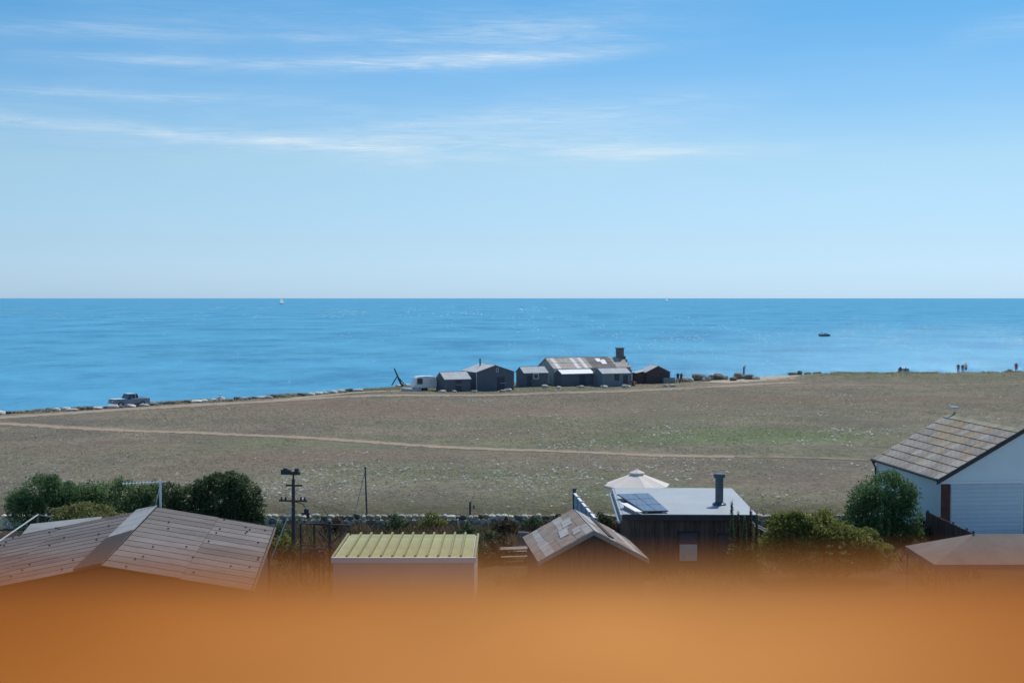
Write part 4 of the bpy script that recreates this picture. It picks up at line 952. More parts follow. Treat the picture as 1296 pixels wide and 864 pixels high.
# tall flower spikes at the corner of the cabin
SPK = [(925.5, 637, 'tallest dark flower spike at the cabin corner'), (934, 651, 'second flower spike from the left at the cabin corner'), (943, 657, 'thin middle flower spike at the cabin corner'), (951, 645, 'flower spike second from the right at the cabin corner'), (958, 655, 'rightmost flower spike at the cabin corner')]
for i, (a, b, lb) in enumerate(SPK):
    p = D(a, b, 69.6); t = thing('flower_spike', (p.x, p.y, 0), i, lb, 'plant', 'tall flower spikes')
    MB().tube([(0, 0, 0), (.05, 0, p.z * .6), (.02, 0, p.z - .1)], [.045, .035, .02], 6).build('stem', M['bark'], t)
    o = bpy.data.objects.new('flower_head', leaves_mesh('spike', [(.03, 0, p.z * (.55 + .45 * q / 9), .16 * (1 - .55 * q / 9), .16 * (1 - .55 * q / 9), .22) for q in range(10)], 1400, .07, LM['dark' if i % 2 == 0 else 'brown'], 80 + i, .4, .3)); COL.objects.link(o); o.parent = t
    o = bpy.data.objects.new('leaves', leaves_mesh('lv', [(0, 0, .5, .5, .5, .45), (0, 0, 1.2, .32, .32, .5)], 350, .3, LM['olive'], 90 + i, .2, .3)); COL.objects.link(o); o.parent = t

# ------------------------------------------------------------------ poles and frames by the wall
p = D(371, 640, 74.0)
up = thing('utility_pole', (p.x, p.y, 0), R(-6), 'dark wooden pole with floodlight bracket beside the corrugated roof', 'pole')
MB().tube([(0, 0, 0), (0.02, 0, 4.35)], [.105, .085], 10).build('post', M['pole'], up)
MB().box(-.38, .48, -.06, .06, 3.98, 4.08).build('crossarm', M['pole'], up)
MB().box(-.75, .75, -.06, .06, 3.18, 3.27).build('crossarm', M['pole'], up)
MB().tube([(0.02, 0, 4.3), (.02, 0, 4.62)], .05, 8).build('bracket', M['dark_metal'], up)
fh = MB().box(-.62, -.12, -.14, .14, 4.6, 4.86).box(-.12, .38, -.1, .1, 4.58, 4.76).box(.1, .3, -.12, .12, 4.74, 4.92).box(-.5, -.3, -.1, .1, 4.86, 4.93).build('floodlight', M['dark_metal'], up, bevel=.02)
for x in (-.62, -.4, .42, .62): MB().lathe([(.05, 0), (.06, .06), (.03, .12), (.05, .16)], 8, (x, 0, 3.27)).build('insulator', M['dark_metal'], up)
MB().tube([(.05, 0, 3.2), (.55, 0, 3.05), (.72, 0, 2.75)], .022, 6).build('arm', M['dark_metal'], up)
MB().box(.45, .88, -.09, .09, 2.52, 2.62).box(.6, .82, -.11, .11, 2.62, 2.82).box(.72, .86, -.1, .1, 2.3, 2.52).build('lantern', M['dark_metal'], up, bevel=.02)
MB().tube([(-.05, -.05, 2.95), (-1.0, -.6, .3)], .03, 6).build('guy_wire', M['felt_bright'], up)

p = G(463.5, 668)
mp_ = thing('mast_pole', (p.x, p.y, 0), 0, 'tall slim blue-grey pole rising behind the dry stone wall', 'pole')
MB().tube([(0.06, 0, 0), (-.05, 0, 3.62)], [.06, .042], 10).build('post', M['flue'], mp_)
MB().ball((-.05, 0, 3.64), .07, 8, 6).build('cap', M['flue'], mp_)
MB().tube([(-.06, 0, 3.4), (-.85, -.1, .2)], .028, 6).build('guy_wire', M['felt_pale'], mp_)
p = G(595, 669)
sp2 = thing('wire_post', (p.x, p.y, 0), 0, 'short dark fence post standing in the stone wall', 'post')
MB().tube([(0, 0, 0), (0, 0, 1.62)], .06, 8).build('post', M['dark_metal'], sp2)
MB().box(.18, .26, -.04, .04, 1.2, 1.42).build('bracket', M['dark_metal'], sp2)
MB().tube([(0, 0, 1.32), (.22, 0, 1.3), (1.6, .2, 1.16), (4.2, .4, 1.12)], .009, 5).build('wire', M['steel'], sp2)
p = G(581, 672)
wp = thing('white_marker_post', (p.x, p.y - .4, 0), 0, 'short white stake leaning on the stone wall', 'post')
MB().tube([(0, 0, 0), (-.06, 0, .75)], .05, 6).ball((-.06, 0, .76), .055, 8, 6).build('stake', M['white'], wp)

p = D(398, 700, 67.5)
fr = thing('pipe_frame', (p.x, p.y, 0), R(4), 'thin dark pipe frame with cross braces left of the green-roofed store', 'frame')
xa, xb, ztop = -.64, .72, 3.15
for nm, a, b, r_ in (('post', (xa, 0, 0), (xa, 0, ztop - .05), .045), ('post', (xb, 0, 0), (xb, 0, ztop + .05), .06), ('post', (xa + .55, 1.2, 0), (xa + .55, 1.2, 2.9), .04), ('post', (xb - .25, -.8, 0), (xb - .25, -.8, 1.9), .05), ('post', (xb - .45, -.9, 0), (xb - .45, -.9, 1.85), .04),
                 ('rail', (xa, 0, 3.06), (xb, 0, 3.06), .022), ('rail', (xa + .55, 1.2, 2.85), (xb + .95, .9, 2.8), .045), ('rail', (xa, 0, 2.05), (xb + .45, 0, 2.0), .02), ('rail', (xa, 0, 1.85), (xb + .6, 0, 1.88), .018),
                 ('brace', (xb + .95, .9, 2.8), (xb - .55, 0, 1.55), .04), ('brace', (xb - .55, 0, 2.75), (xb + .35, 0, 1.6), .035), ('brace', (xa + .55, 1.2, 1.6), (xb, 0, 1.9), .03)):
    MB().tube([a, b], r_, 8).build(nm, M['dark_metal'], fr)
MB().tube([(xb - .75 + .75 * math.sin(q / 10 * math.pi * .5) , 0, 3.62 + .28 * math.cos(q / 10 * math.pi * .55) - .5 * (q / 10) ** 2) for q in range(11)], .02, 6).build('hoop', M['wood_grey'], fr)
MB().ball((xb, 0, ztop + .06), .08, 8, 6).build('cap', M['felt_pale'], fr)

# slanting cable on the far left, tied to a stake behind the hedge
a, b = D(-6, 688, 64), D(48, 651, 71)
cb = thing('stay_cable', (b.x, b.y, 0), 0, 'pale slanting cable at the left edge above the roof', 'cable')
MB().tube([a - Vector((b.x, b.y, 0)), (0, 0, b.z), (.55, .3, b.z - .15)], .035, 6).build('cable', M['felt_pale'], cb)
MB().tube([(0, 0, 0), (0, 0, b.z + .05)], .05, 6).build('stake', M['wood_grey'], cb)

# picnic table in the garden gap
p = G(653, 712)
pt = thing('picnic_table', (p.x, p.y, .03), R(12), 'weathered picnic table in the garden beside the patched shed', 'table')
for i in range(4): MB().box(-.95, .95, -.36 + i*.185, -.36 + i*.185 + .165, .72, .76).build('plank', M['wood_grey'], pt)
for s_ in (-1, 1):
    MB().box(-.95, .95, s_*.72 - .12, s_*.72 + .12, .42, .46).build('seat', M['wood_grey'], pt)
    for e_ in (-.7, .7): MB().tube([(e_, s_*.7, 0), (e_, s_*.2, .72)], .04, 6).build('leg', M['wood_grey'], pt)
for e_ in (-.7, .7): MB().box(e_ - .03, e_ + .03, -.8, .8, .36, .419).build('crossbar', M['wood_grey'], pt)
pk = thing('garden_chair', (p.x + .35, p.y + 2.2, .03), R(-15), 'pale garden chair behind the picnic table', 'chair')
MB().box(-.27, .27, -.27, .27, .42, .46).build('seat', M['wood_grey'], pk)
for q in range(4): MB().box(-.27 + q*.14, -.16 + q*.14, .23, .27, .47, 1.12).build('slat', M['wood_grey'], pk)
MB().box(-.3, .3, .22, .28, 1.12, 1.2).build('backrest', M['felt_pale'], pk)
for sx_ in (-.24, .24):
    for sy_ in (-.24, .24): MB().tube([(sx_, sy_, 0), (sx_, sy_, .42)], .025, 6).build('leg', M['wood_grey'], pk)
p = D(968, 668, 78)
lb_ = thing('timber_rails', (p.x, p.y, 0), R(-14), 'two pale leaning rails beside the cabin corner', 'rails')
MB().tube([(-.9, 0, 1.5), (.9, -.3, .75)], .035, 6).build('rail', M['felt_bright'], lb_)
MB().tube([(-.6, .2, 1.2), (1.1, -.2, .55)], .035, 6).build('rail', M['felt_bright'], lb_)
for x in (-.8, .9): MB().tube([(x, .1, 0), (x, .1, 1.3)], .05, 6).build('post', M['wood_grey'], lb_)

# ------------------------------------------------------------------ caravan, derrick, dinghy on the shore
pv = front(536.5, 494.2)
cv_ = thing('caravan', (pv.x, pv.y + 1.0, pv.z), TH, 'white rounded touring caravan at the left end of the huts', 'caravan')
prof = []
for (x, z) in ((-1.85, .45), (-2.05, .75), (-2.0, 1.5), (-1.75, 2.15), (-1.35, 2.42), (0, 2.5), (1.4, 2.42), (1.8, 2.2), (1.98, 1.6), (2.0, .75), (1.85, .45)): prof.append((x, -1.05, z))
MB().prism(prof[::-1], (0, 0, 0), (0, 2.1, 0)).build('body', mat('caravan_white', (0.72, 0.74, 0.75), 0.4, .05, 1), cv_, bevel=.12)
cv_.scale = (.86, .86, .88)
window(cv_, -1.15, 1.15, .95, .95, -1.06, M['dark_metal'])
window(cv_, 1.1, 1.2, .7, .7, -1.06, M['felt_pale'], gl=M['felt_bright'])
MB().box(-.2, .45, -1.075, -1.052, .55, 2.2).build('door', M['white'], cv_)
for s_ in (-1, 1):
    MB().tube([(0, s_*.75, .33), (0, s_*1.0, .33)], .33, 16).build('wheel', M['black_trim'], cv_)
MB().tube([(-1.9, 0, .5), (-3.0, 0, .48)], .05, 6).tube([(-2.9, 0, .48), (-2.9, 0, 0)], .03, 6).build('drawbar', M['dark_metal'], cv_)

pd = front(508.5, 487.6)
de = thing('timber_derrick', pd, 0, 'old leaning timber winch post with a raking strut on the shore', 'derrick')
MB().tube([(0.1, 0, -.2), (-1.2, 0, 2.75)], [.16, .10], 8).build('mast', M['wood_dark'], de)
MB().tube([(-.68, 0, 1.55), (-1.6, .1, .05)], .085, 8).build('strut', M['wood_dark'], de)
MB().tube([(-.45, -.35, 1.0), (-.45, .35, 1.0)], .16, 10).build('winch_drum', M['dark_metal'], de)
MB().tube([(-.5, 0, 1.3), (.55, .3, 0)], .07, 8).build('strut', M['wood_dark'], de)
MB().box(-.15, .5, -.4, .4, -.05, .28).build('base_block', M['wood_dark'], de)

pg_ = front(521, 494.6)
dg = thing('upturned_dinghy', pg_, R(14), 'grey upturned dinghy lying in front of the caravan', 'boat')
vs, fs = [], []
nst = 11
for i in range(nst):
    t_ = i / (nst - 1); w = .68 * math.sin(min(1, t_ * 1.5 + .28) * math.pi / 2) if t_ < .6 else .68 * (1 - ((t_ - .6) / .4) ** 2 * .98); h_ = .55 - .12 * t_
    for j in range(7):
        a = math.pi * j / 6; vs.append((-1.5 + 3.0 * t_, -w * math.cos(a), max(.0, h_ * math.sin(a) ** .7)))
for i in range(nst - 1):
    for j in range(6): fs.append((i*7+j, (i+1)*7+j, (i+1)*7+j+1, i*7+j+1))
fs.append(tuple(range(7)))
MB().add(vs, fs).build('hull', mat('dinghy_grey', (.36, .38, .39), .6, .15, 2), dg, smooth=True)
MB().tube([(-1.5, 0, .5), (1.45, 0, .42)], .03, 6).build('keel', M['wood_dark'], dg)

# ------------------------------------------------------------------ old pickup truck on the coast track
pt_ = G(163, 514.9); pt_.z = height(pt_.x, pt_.y)
tr = thing('pickup_truck', pt_, R(180 + 38), 'old blue-grey pickup truck parked by the shore boulders', 'truck')
paint = mat('faded_blue_paint', (0.17, 0.21, 0.27), .35, .12, 1.2, spec=.5)
pale_p = mat('pale_blue_top_paint', (0.55, 0.62, 0.66), .3, .08, 1.2, spec=.5)
# local +x is forward; width along y
def side_prof(pts, w): return MB().prism([(x, -w, z) for x, z in pts], (0, 0, 0), (0, 2*w, 0))
side_prof([(-2.45, .42), (2.28, .42), (2.34, .62), (2.34, .92), (0.55, .98), (-2.45, 1.00)], .92).build('body', paint, tr, bevel=.04)
MB().box(.62, 2.32, -.90, .90, .985, 1.06).build('bonnet', pale_p, tr, bevel=.035)
MB().box(-2.44, .0, -.915, -.80, 1.005, 1.07).box(-2.44, .0, .80, .915, 1.005, 1.07).box(-2.44, -2.36, -.8, .8, 1.005, 1.06).build('bed_rail', pale_p, tr)
MB().box(-2.34, -.62, -.78, .78, .99, 1.02).build('bed_floor', M['dark_metal'], tr)
cabp = MB().hexa([(-.55, -.86, .99), (.62, -.86, .99), (.62, .86, .99), (-.55, .86, .99)], [(-.45, -.74, 1.60), (.28, -.74, 1.60), (.28, .74, 1.60), (-.45, .74, 1.60)])
cab = cabp.build('cab', M['glass'], tr)
MB().box(-.52, .34, -.80, .80, 1.602, 1.68).build('roof', pale_p, tr, bevel=.03)
for s_ in (-1, 1):
    for (xb_, xt_) in ((.62, .28), (-.55, -.45), (.02, -.02)):
        MB().tube([(xb_, s_*.875, .98), (xt_, s_*.755, 1.62)], .04, 6).build('pillar', paint, cab)
    MB().box(-.1, .06, s_*.935 - .012, s_*.935 + .012, .86, .89).build('door_handle', M['steel'], tr)
    for x in (1.45, -1.45):
        w_ = MB().tube([(x, s_*.70, .36), (x, s_*.93, .36)], .36, 18).build('wheel', M['black_trim'], tr)
        MB().tube([(x, s_*.931, .36), (x, s_*.945, .36)], .19, 14).build('hubcap', M['steel'], w_)
    MB().tube([(2.33, s_*.66, .79), (2.40, s_*.66, .79)], .11, 14).build('headlight', M['white'], tr)
MB().box(2.342, 2.37, -.5, .5, .68, .9).build('grille', mat('grille_grey', (.30, .28, .29), .4), tr)
MB().box(2.36, 2.46, -.93, .93, .44, .56).build('bumper', M['felt_bright'], tr, bevel=.02)
MB().tube([(-.62, -.75, 1.0), (-.62, -.75, 1.62), (-.62, .75, 1.62), (-.62, .75, 1.0)], .035, 6).tube([(-.62, -.4, 1.0), (-.62, -.4, 1.62)], .025, 6).build('load_rack', M['steel'], tr)
ld = MB().box(-1.15, -.8, -.1, .25, 1.022, 1.42).box(-1.08, -.86, .0, .16, 1.42, 1.60).build('toolbox', M['dark_metal']); ld.location = pt_; ld.rotation_euler.z = R(218)
tag(ld, 'dark upright can standing in the pickup truck bed', 'can')

# ------------------------------------------------------------------ shore boulders and scrub
bo_p = [rock_mesh('boulder', M['stone_pale'], 100 + i, 2, .5, .3) for i in range(4)]
bo_d = [rock_mesh('boulder', M['stone_dark'], 120 + i, 2, .4, .35) for i in range(4)]
bo_g = [rock_mesh('boulder', M['stone'], 140 + i, 2, .45, .35) for i in range(4)]
rnd = random.Random(21)
def boulder(px, py, sx, sz, kindm, label, group, dy=0.0):
    p = G(px, py); p.y += dy; p.z = height(p.x, p.y)
    o = bpy.data.objects.new('boulder', rnd.choice(kindm)); COL.objects.link(o)
    o.location = (p.x, p.y, p.z + sz * .28); o.scale = (sx, sx * rnd.uniform(.6, .9), sz); o.rotation_euler = (rnd.uniform(-.15, .15), rnd.uniform(-.15, .15), rnd.uniform(-.5, .5))
    tag(o, label, 'boulder', group)
px = 2
while px < 462:
    yy = float(np.interp(px, (0, 100, 135, 200, 300, 400, 480), (523.3, 519.5, 517.6, 512.8, 506.6, 499.8, 492.6)))
    pale = rnd.random() < .55; s = rnd.uniform(.8, 1.7) if pale else rnd.uniform(.7, 1.4)
    boulder(px, yy + rnd.uniform(-.5, .7), s, rnd.uniform(.35, .6), bo_p if pale else bo_d, 'pale flat stone block lining the coast track left of the huts' if pale else 'dark lichened rock among the blocks lining the coast track', 'pale blocks lining the coast track' if pale else 'dark rocks lining the coast track')
    px += rnd.uniform(5.5, 12.5)
ROCKS = [(868, 482.5, 2.4, 1.0, bo_g, 'broad grey rock just right of the two walking people'), (886, 481, 2.9, 1.4, bo_d, 'largest dark rock right of the two walking people'), (894, 482, 1.5, .9, bo_g, 'grey rock touching the right side of the largest dark rock'),
    (902, 480.5, 1.6, 1.1, bo_g, 'grey rock left of the tall dark rock in the tumbled group'), (908, 480.5, 1.9, 1.5, bo_d, 'tall dark rock in the middle of the tumbled shore rocks'), (917, 480.5, 1.4, 1.0, bo_g, 'rightmost grey rock of the tumbled shore rocks'),
    (928, 482, 1.3, .9, bo_d, 'leftmost dark rock near the person with raised arms'), (934, 480, 1.6, 1.6, bo_d, 'tallest dark rock left of the person with raised arms'), (941, 479.6, 2.0, .7, bo_d, 'flat dark rock at the feet of the person with raised arms'),
    (948, 480.5, 1.7, 1.2, bo_d, 'dark rock right of the person with raised arms'), (957, 481, 1.4, .7, bo_g, 'low grey rock at the left edge of the pale sand'),
    (1003, 475.5, 1.6, .7, bo_d, 'dark rock at the seaward edge of the pale sand'), (1012, 477.5, 1.0, 1.1, bo_d, 'upright dark rock at the right end of the pale sand'), (1022, 474.5, 1.3, .6, bo_d, 'low dark rock where the grassy shore bank begins'),
    (1034, 474.3, 1.6, .6, bo_d, 'second low dark rock on the grassy shore bank'), (1100, 473, 1.2, .5, bo_d, 'small dark rock on the bank left of the bench'), (1278, 471.3, 1.0, .8, bo_d, 'small dark rock left of the person in red')]
for (px, py, s, h_, kd, lb) in ROCKS: boulder(px, py, s, h_, kd, lb, 'rocks along the right shore')
HS = [(560, 496.5, 1.2, .5, 'in front of the low hut beside the caravan, leftmost'), (575, 496, .8, .4, 'at the middle of the low hut beside the caravan'), (600, 495.6, .9, .4, 'at the left corner of the tallest hut'), (636, 495, 1.0, .4, 'left of the pair under the tallest hut'),
    (642, 494.6, 1.3, .55, 'right of the pair under the tallest hut'), (690, 490.6, 1.2, .6, 'below the hut with the pale square window'), (707, 491.3, .8, .4, 'at the left end of the brightest-roofed hut'), (735, 490.6, 1.1, .45, 'before the middle of the brightest-roofed hut'),
    (765, 490.5, 1.2, .5, 'at the left corner of the grey-blue hut'), (792, 490.3, 1.3, .6, 'at the right corner of the grey-blue hut'), (842, 489.5, .9, .5, 'left of two below the low concrete wall'), (852, 489.2, 1.2, .5, 'right of two below the low concrete wall'),
    (515, 489, 1.1, .6, 'right beside the leaning winch post'), (504, 489.5, 1.0, .5, 'left beside the leaning winch post')]
for (px, py, s, h_, lb) in HS: boulder(px, py, s, h_, bo_g, 'low grey stone ' + lb, 'stones in front of the huts')
# wood and rusty scrap heap at the cottage corner
p = front(801, 488.2)
hp = thing('scrap_heap', p, 0, 'rusty red scrap heap between grey-blue hut and rust-red hut', 'heap')
rust = mat('rust', (.17, .07, .05), .9, .3, 3)
rr_ = random.Random(4)
for i in range(6): MB().box(-.5, .5, -.06, .06, -.05, .05, Matrix.Translation((rr_.uniform(-.3, .3), rr_.uniform(-.3, .3), .2 + .11 * i)) @ Matrix.Rotation(rr_.uniform(0, 3), 4, 'Z') @ Matrix.Rotation(rr_.uniform(-.5, .5), 4, 'Y')).build('scrap_bar', rust if i % 2 else M['wood_grey'], hp)
MB().lathe([(.3, 0), (.32, .3), (.3, .6)], 12, (.15, .1, -.05)).build('drum', rust, hp)

# ------------------------------------------------------------------ people
def person(loc, rz, label, top, legs, hair, pose='stand', scale=1.0, hold=None, name='person'):
    V, E, Rr = [], [], []
    def v(p, r, par=None):
        V.append(p); Rr.append(r)
        if par is not None: E.append((par, len(V) - 1))
        return len(V) - 1
    sit = pose == 'sit'; zp = .52 if sit else .95
    pel = v((0, 0, zp), .155); sp = v((0, -.01, zp + .22), .135, pel); ch = v((0, -.01, zp + .42), .155, sp)
    nk = v((0, -.01, zp + .56), .062, ch); hd = v((0, -.02, zp + .67), .098, nk); ht = v((0, -.01, zp + .78), .075, hd)
    v((0, -.125, zp + .67), .014, hd)                                                # nose
    hands = []
    for s_ in (-1, 1):
        sh = v((s_*.19, -.01, zp + .46), .068, ch)
        if pose == 'raise': el, ha = (s_*.36, -.12, zp + .50), (s_*.16, -.24, zp + .70)
        elif pose == 'walk': el, ha = (s_*.25, s_*.12, zp + .20), (s_*.24, s_*.16 - .10, zp - .02)
        elif sit: el, ha = (s_*.25, -.06, zp + .20), (s_*.16, -.28, zp + .12)
        else: el, ha = (s_*.26, .02, zp + .19), (s_*.25, -.06, zp - .05)
        e = v(el, .046, sh); w = v(ha, .034, e)
        d = (Vector(ha) - Vector(el)).normalized(); pm_ = Vector(ha) + d * .07; pl = v(tuple(pm_), .036, w); hands.append(pm_)
        sd = d.cross(Vector((0, 1, 0))).normalized()
        for q, ln in enumerate((.072, .085, .08, .06)):
            b = pm_ + sd * (q - 1.5) * .02 + d * .035; f1 = v(tuple(b), .010, pl); f2 = v(tuple(b + d * ln * .55), .009, f1); v(tuple(b + d * ln + Vector((0, -.015, 0))), .008, f2)
        v(tuple(Vector(ha) + d * .06 - sd * .055 + Vector((0, -.02, 0))), .010, w)   # thumb
        hp_ = v((s_*.095, 0, zp - .06), .105, pel)
        if sit: kn, an = (s_*.12, -.46, zp - .02), (s_*.12, -.46, .08)
        elif pose == 'walk': kn, an = (s_*.10, -s_*.16 - .04, .50), (s_*.10, -s_*.26 + .04, .09)
        else: kn, an = (s_*.11, -.01, .50), (s_*.12, .02, .08)
        kn_ = v(kn, .072, hp_); an_ = v(an, .045, kn_); v((an[0] + s_*.02, an[1] - .17, .045), .040, an_)
    me = bpy.data.meshes.new(name); me.from_pydata(V, E, []); ob = bpy.data.objects.new(name, me); COL.objects.link(ob)
    sk = ob.modifiers.new('skin', 'SKIN'); sk.use_smooth_shade = True
    for i, d_ in enumerate(me.skin_vertices[0].data): d_.radius = (Rr[i], Rr[i]); d_.use_root = i == 0
    su = ob.modifiers.new('sub', 'SUBSURF'); su.levels = su.render_levels = 1
    dg_ = bpy.context.evaluated_depsgraph_get(); nm = bpy.data.meshes.new_from_object(ob.evaluated_get(dg_)); ob.modifiers.clear(); ob.data = nm
    nm.materials.clear()
    for c_ in ((.42, .27, .20), top, legs, hair):
        key = 'cloth_%.3f_%.3f_%.3f' % c_
        if key not in M: M[key] = mat(key, c_, .85, .12, 8)
        nm.materials.append(M[key])
    for p_ in nm.polygons:
        c_ = p_.center; ax = abs(c_.x)
        if c_.z > zp + .57: p_.material_index = 3 if (c_.z > zp + .74 or c_.y > .02) else 0
        elif sit and c_.y < -.1 and c_.z < zp + .05: p_.material_index = 2
        elif ax > .2 and c_.z < zp + .16 and not sit: p_.material_index = 0
        elif c_.z > zp + .03: p_.material_index = 1
        else: p_.material_index = 2
    ob.location = loc; ob.rotation_euler.z = rz; ob.scale = (scale,) * 3
    tag(ob, label, 'person'); return ob, hands
def pfoot(px, Y=None):
    """a place on the shore bank seen at this picture column"""
    x = (px - 648) / FPX * Y; return Vector((x, Y, height(x, Y)))
dk, nav, red_, tan_ = (.035, .035, .042), (.04, .05, .085), (.30, .09, .08), (.24, .18, .13)
person(pfoot(858.3, 231.0), R(200), 'person in dark clothes walking left, leftmost beside the rust-red hut', dk, dk, (.03, .025, .02), 'walk', 1.02)
person(pfoot(862.6, 231.6), R(195), 'person in grey-brown clothes walking behind another by the rust-red hut', (.10, .09, .09), dk, (.06, .04, .03), 'walk', .97)
pr, hd_ = person(pfoot(941.8, 243.5) + Vector((0, 0, .38)), R(120), 'person standing on shore rocks with raised arms holding a camera', nav, dk, (.04, .03, .025), 'raise', 1.05)
cmr = MB().box(-.09, .09, -.05, .05, -.06, .06).tube([(0, -.05, 0), (0, -.13, 0)], .045, 10).build('camera_body', M['dark_metal'])
c0 = pr.matrix_basis @ Vector((0, -.30, 1.67)); cmr.location = c0; cmr.rotation_euler.z = R(120)
cmr.name = 'held_camera'; tag(cmr, 'small dark camera held up by the person on the rocks', 'camera')
person(pfoot(1213.4, 252.0), R(170), 'person in all dark clothes, left of the standing three', dk, (.05, .05, .06), (.03, .02, .02), 'stand', 1.0)
person(pfoot(1219.0, 254.2), R(160), 'slim person in dark top, middle of the standing three', (.05, .05, .06), tan_, (.03, .02, .02), 'stand', 1.0)
person(pfoot(1223.0, 252.2), R(190), 'person in white top and dark trousers, right of the standing three', (.55, .50, .50), dk, (.05, .03, .02), 'stand', 1.06)
person(pfoot(1286.8, 252.4), R(165), 'person in reddish clothes standing alone at the right edge', red_, (.16, .09, .08), (.06, .04, .03), 'stand', 1.03)
bp = pfoot(1143.5, 251.0)
be = thing('bench', bp, R(180), 'low dark bench on the shore bank with two people', 'bench')
for q in range(3): MB().box(-1.0, 1.0, -.24 + q*.16, -.10 + q*.16, .40, .45).build('seat_slat', M['wood_dark'], be)
for q in range(2): MB().box(-1.0, 1.0, .25, .29, .55 + q*.17, .68 + q*.17).build('back_slat', M['wood_dark'], be)
for x in (-.85, .85): MB().box(x - .04, x + .04, -.2, -.12, 0, .40).box(x - .04, x + .04, .2, .249, 0, .85).build('leg', M['wood_dark'], be)
person(bp + Vector((-.45, .05, 0)), R(180), 'person in dark top sitting on the bench, left of two', dk, nav, (.03, .02, .02), 'sit', 1.0)
person(bp + Vector((.50, .05, 0)), R(180), 'person in pale top sitting on the bench, right of two', (.35, .33, .32), nav, (.05, .03, .02), 'sit', .96)

# ------------------------------------------------------------------ boats
def hull(mb, L, B, H, n=13, sheer=.25):
    vs, fs = [], []
    for i in range(n):
        t = i / (n - 1); x = -L/2 + L*t; w = B/2 * (1 - max(0, (t - .45) / .55) ** 2.2) * (.82 + .18 * min(1, t * 3)); h = H * (1 + sheer * t * t)
        w = max(w, .02)
        for (f, z) in ((-1, h), (-.85, h * .35), (-.45, -.12), (.45, -.12), (.85, h * .35), (1, h)): vs.append((x + (0.12 * L * max(0, t - .8) * (z / H)), f * w, z))
    for i in range(n - 1):
        for j in range(5): fs.append((i*6+j, i*6+j+1, (i+1)*6+j+1, (i+1)*6+j))
        fs.append((i*6+5, i*6, (i+1)*6, (i+1)*6+5))
    fs += [tuple(range(5, -1, -1)), tuple(range((n-1)*6, n*6))]
    return mb.add(vs, fs)
p = G(1043.5, 425.6, SEA_Z)
mbt = thing('motor_boat', (p.x, p.y, SEA_Z), R(8), 'small dark open motor boat with crew far out on the sea', 'boat')
hull(MB(), 5.6, 2.0, .75).build('hull', mat('boat_hull_dark', (.05, .055, .07), .5), mbt)
MB().hexa([(-.3, -.5, .78), (.7, -.5, .78), (.7, .5, .78), (-.3, .5, .78)], [(-.2, -.45, 1.5), (.35, -.45, 1.5), (.35, .45, 1.5), (-.2, .45, 1.5)]).build('console', M['dark_metal'], mbt)
MB().box(-2.95, -2.6, -.2, .2, .2, 1.35).box(-2.9, -2.7, -.08, .08, -.5, .2).build('outboard', M['black_trim'], mbt)
for s_ in (-1, 1): MB().tube([(-2.6, s_*.95, .85), (0.5, s_*.98, .9), (2.4, s_*.35, 1.02), (2.75, 0, 1.05)], .14, 8).build('tube_fender', M['slate_blue_wall'], mbt)
person((p.x - 1.3, p.y, SEA_Z + .55), R(200), 'crew member in red top at the stern of the motor boat', (.30, .10, .08), dk, (.04, .03, .02), 'stand', .95)
person((p.x + 1.1, p.y, SEA_Z + .62), R(120), 'crew member in dark top near the bow of the motor boat', dk, nav, (.04, .03, .02), 'sit', 1.0)
sailc = leaf_mat('white_sailcloth', [(.92, .92, .90), (.92, .92, .90)], .85)
def yacht(px, py, L, Hm, rz, label, main=True):
    p = G(px, py, SEA_Z); t = thing('sailing_yacht', (p.x, p.y, SEA_Z), rz, label, 'yacht')
    hull(MB(), L, L * .28, L * .09).build('hull', M['white'], t)
    MB().box(-L*.2, L*.12, -L*.07, L*.07, L*.09, L*.135).build('cabin', M['white'], t)
    MB().tube([(L*.08, 0, L*.09), (L*.08, 0, Hm)], [.12, .07], 8).build('mast', M['steel'], t)
    MB().tube([(L*.08, 0, L*.18), (-L*.36, .2, L*.17)], .08, 6).build('boom', M['steel'], t)
    def sail(nm, tri, belly):
        a, b, c_ = (Vector(q) for q in tri); vs, fs, n = [], [], 7
        for i in range(n + 1):
            for j in range(n + 1 - i):
                u, w = i / n, j / n; vs.append(a * (1 - u - w) + b * u + c_ * w + Vector((0, belly * 4 * (u + .1) * max(0, 1 - u - w), 0)))
        idx = lambda i, j: sum(n + 1 - q for q in range(i)) + j
        for i in range(n):
            for j in range(n - i):
                fs.append((idx(i, j), idx(i+1, j), idx(i, j+1)))
                if j < n - i - 1: fs.append((idx(i+1, j), idx(i+1, j+1), idx(i, j+1)))
        MB().add(vs, fs).build(nm, sailc, t, smooth=True).modifiers.new('s', 'SOLIDIFY').thickness = .02
    if main: sail('mainsail', ((L*.07, 0, L*.2), (-L*.35, .2, L*.2), (L*.07, 0, Hm - .3)), .5)
    sail('jib', ((L*.50, 0, L*.14), (L*.13, .3, L*.16), (L*.09, 0, Hm * .88)), .5)
yacht(356, 384.8, 15, 23, R(20), 'white sailing yacht on the horizon, left of centre')
yacht(843.5, 381.6, 16, 24, R(12), 'tiny white sail on the horizon, right of centre')

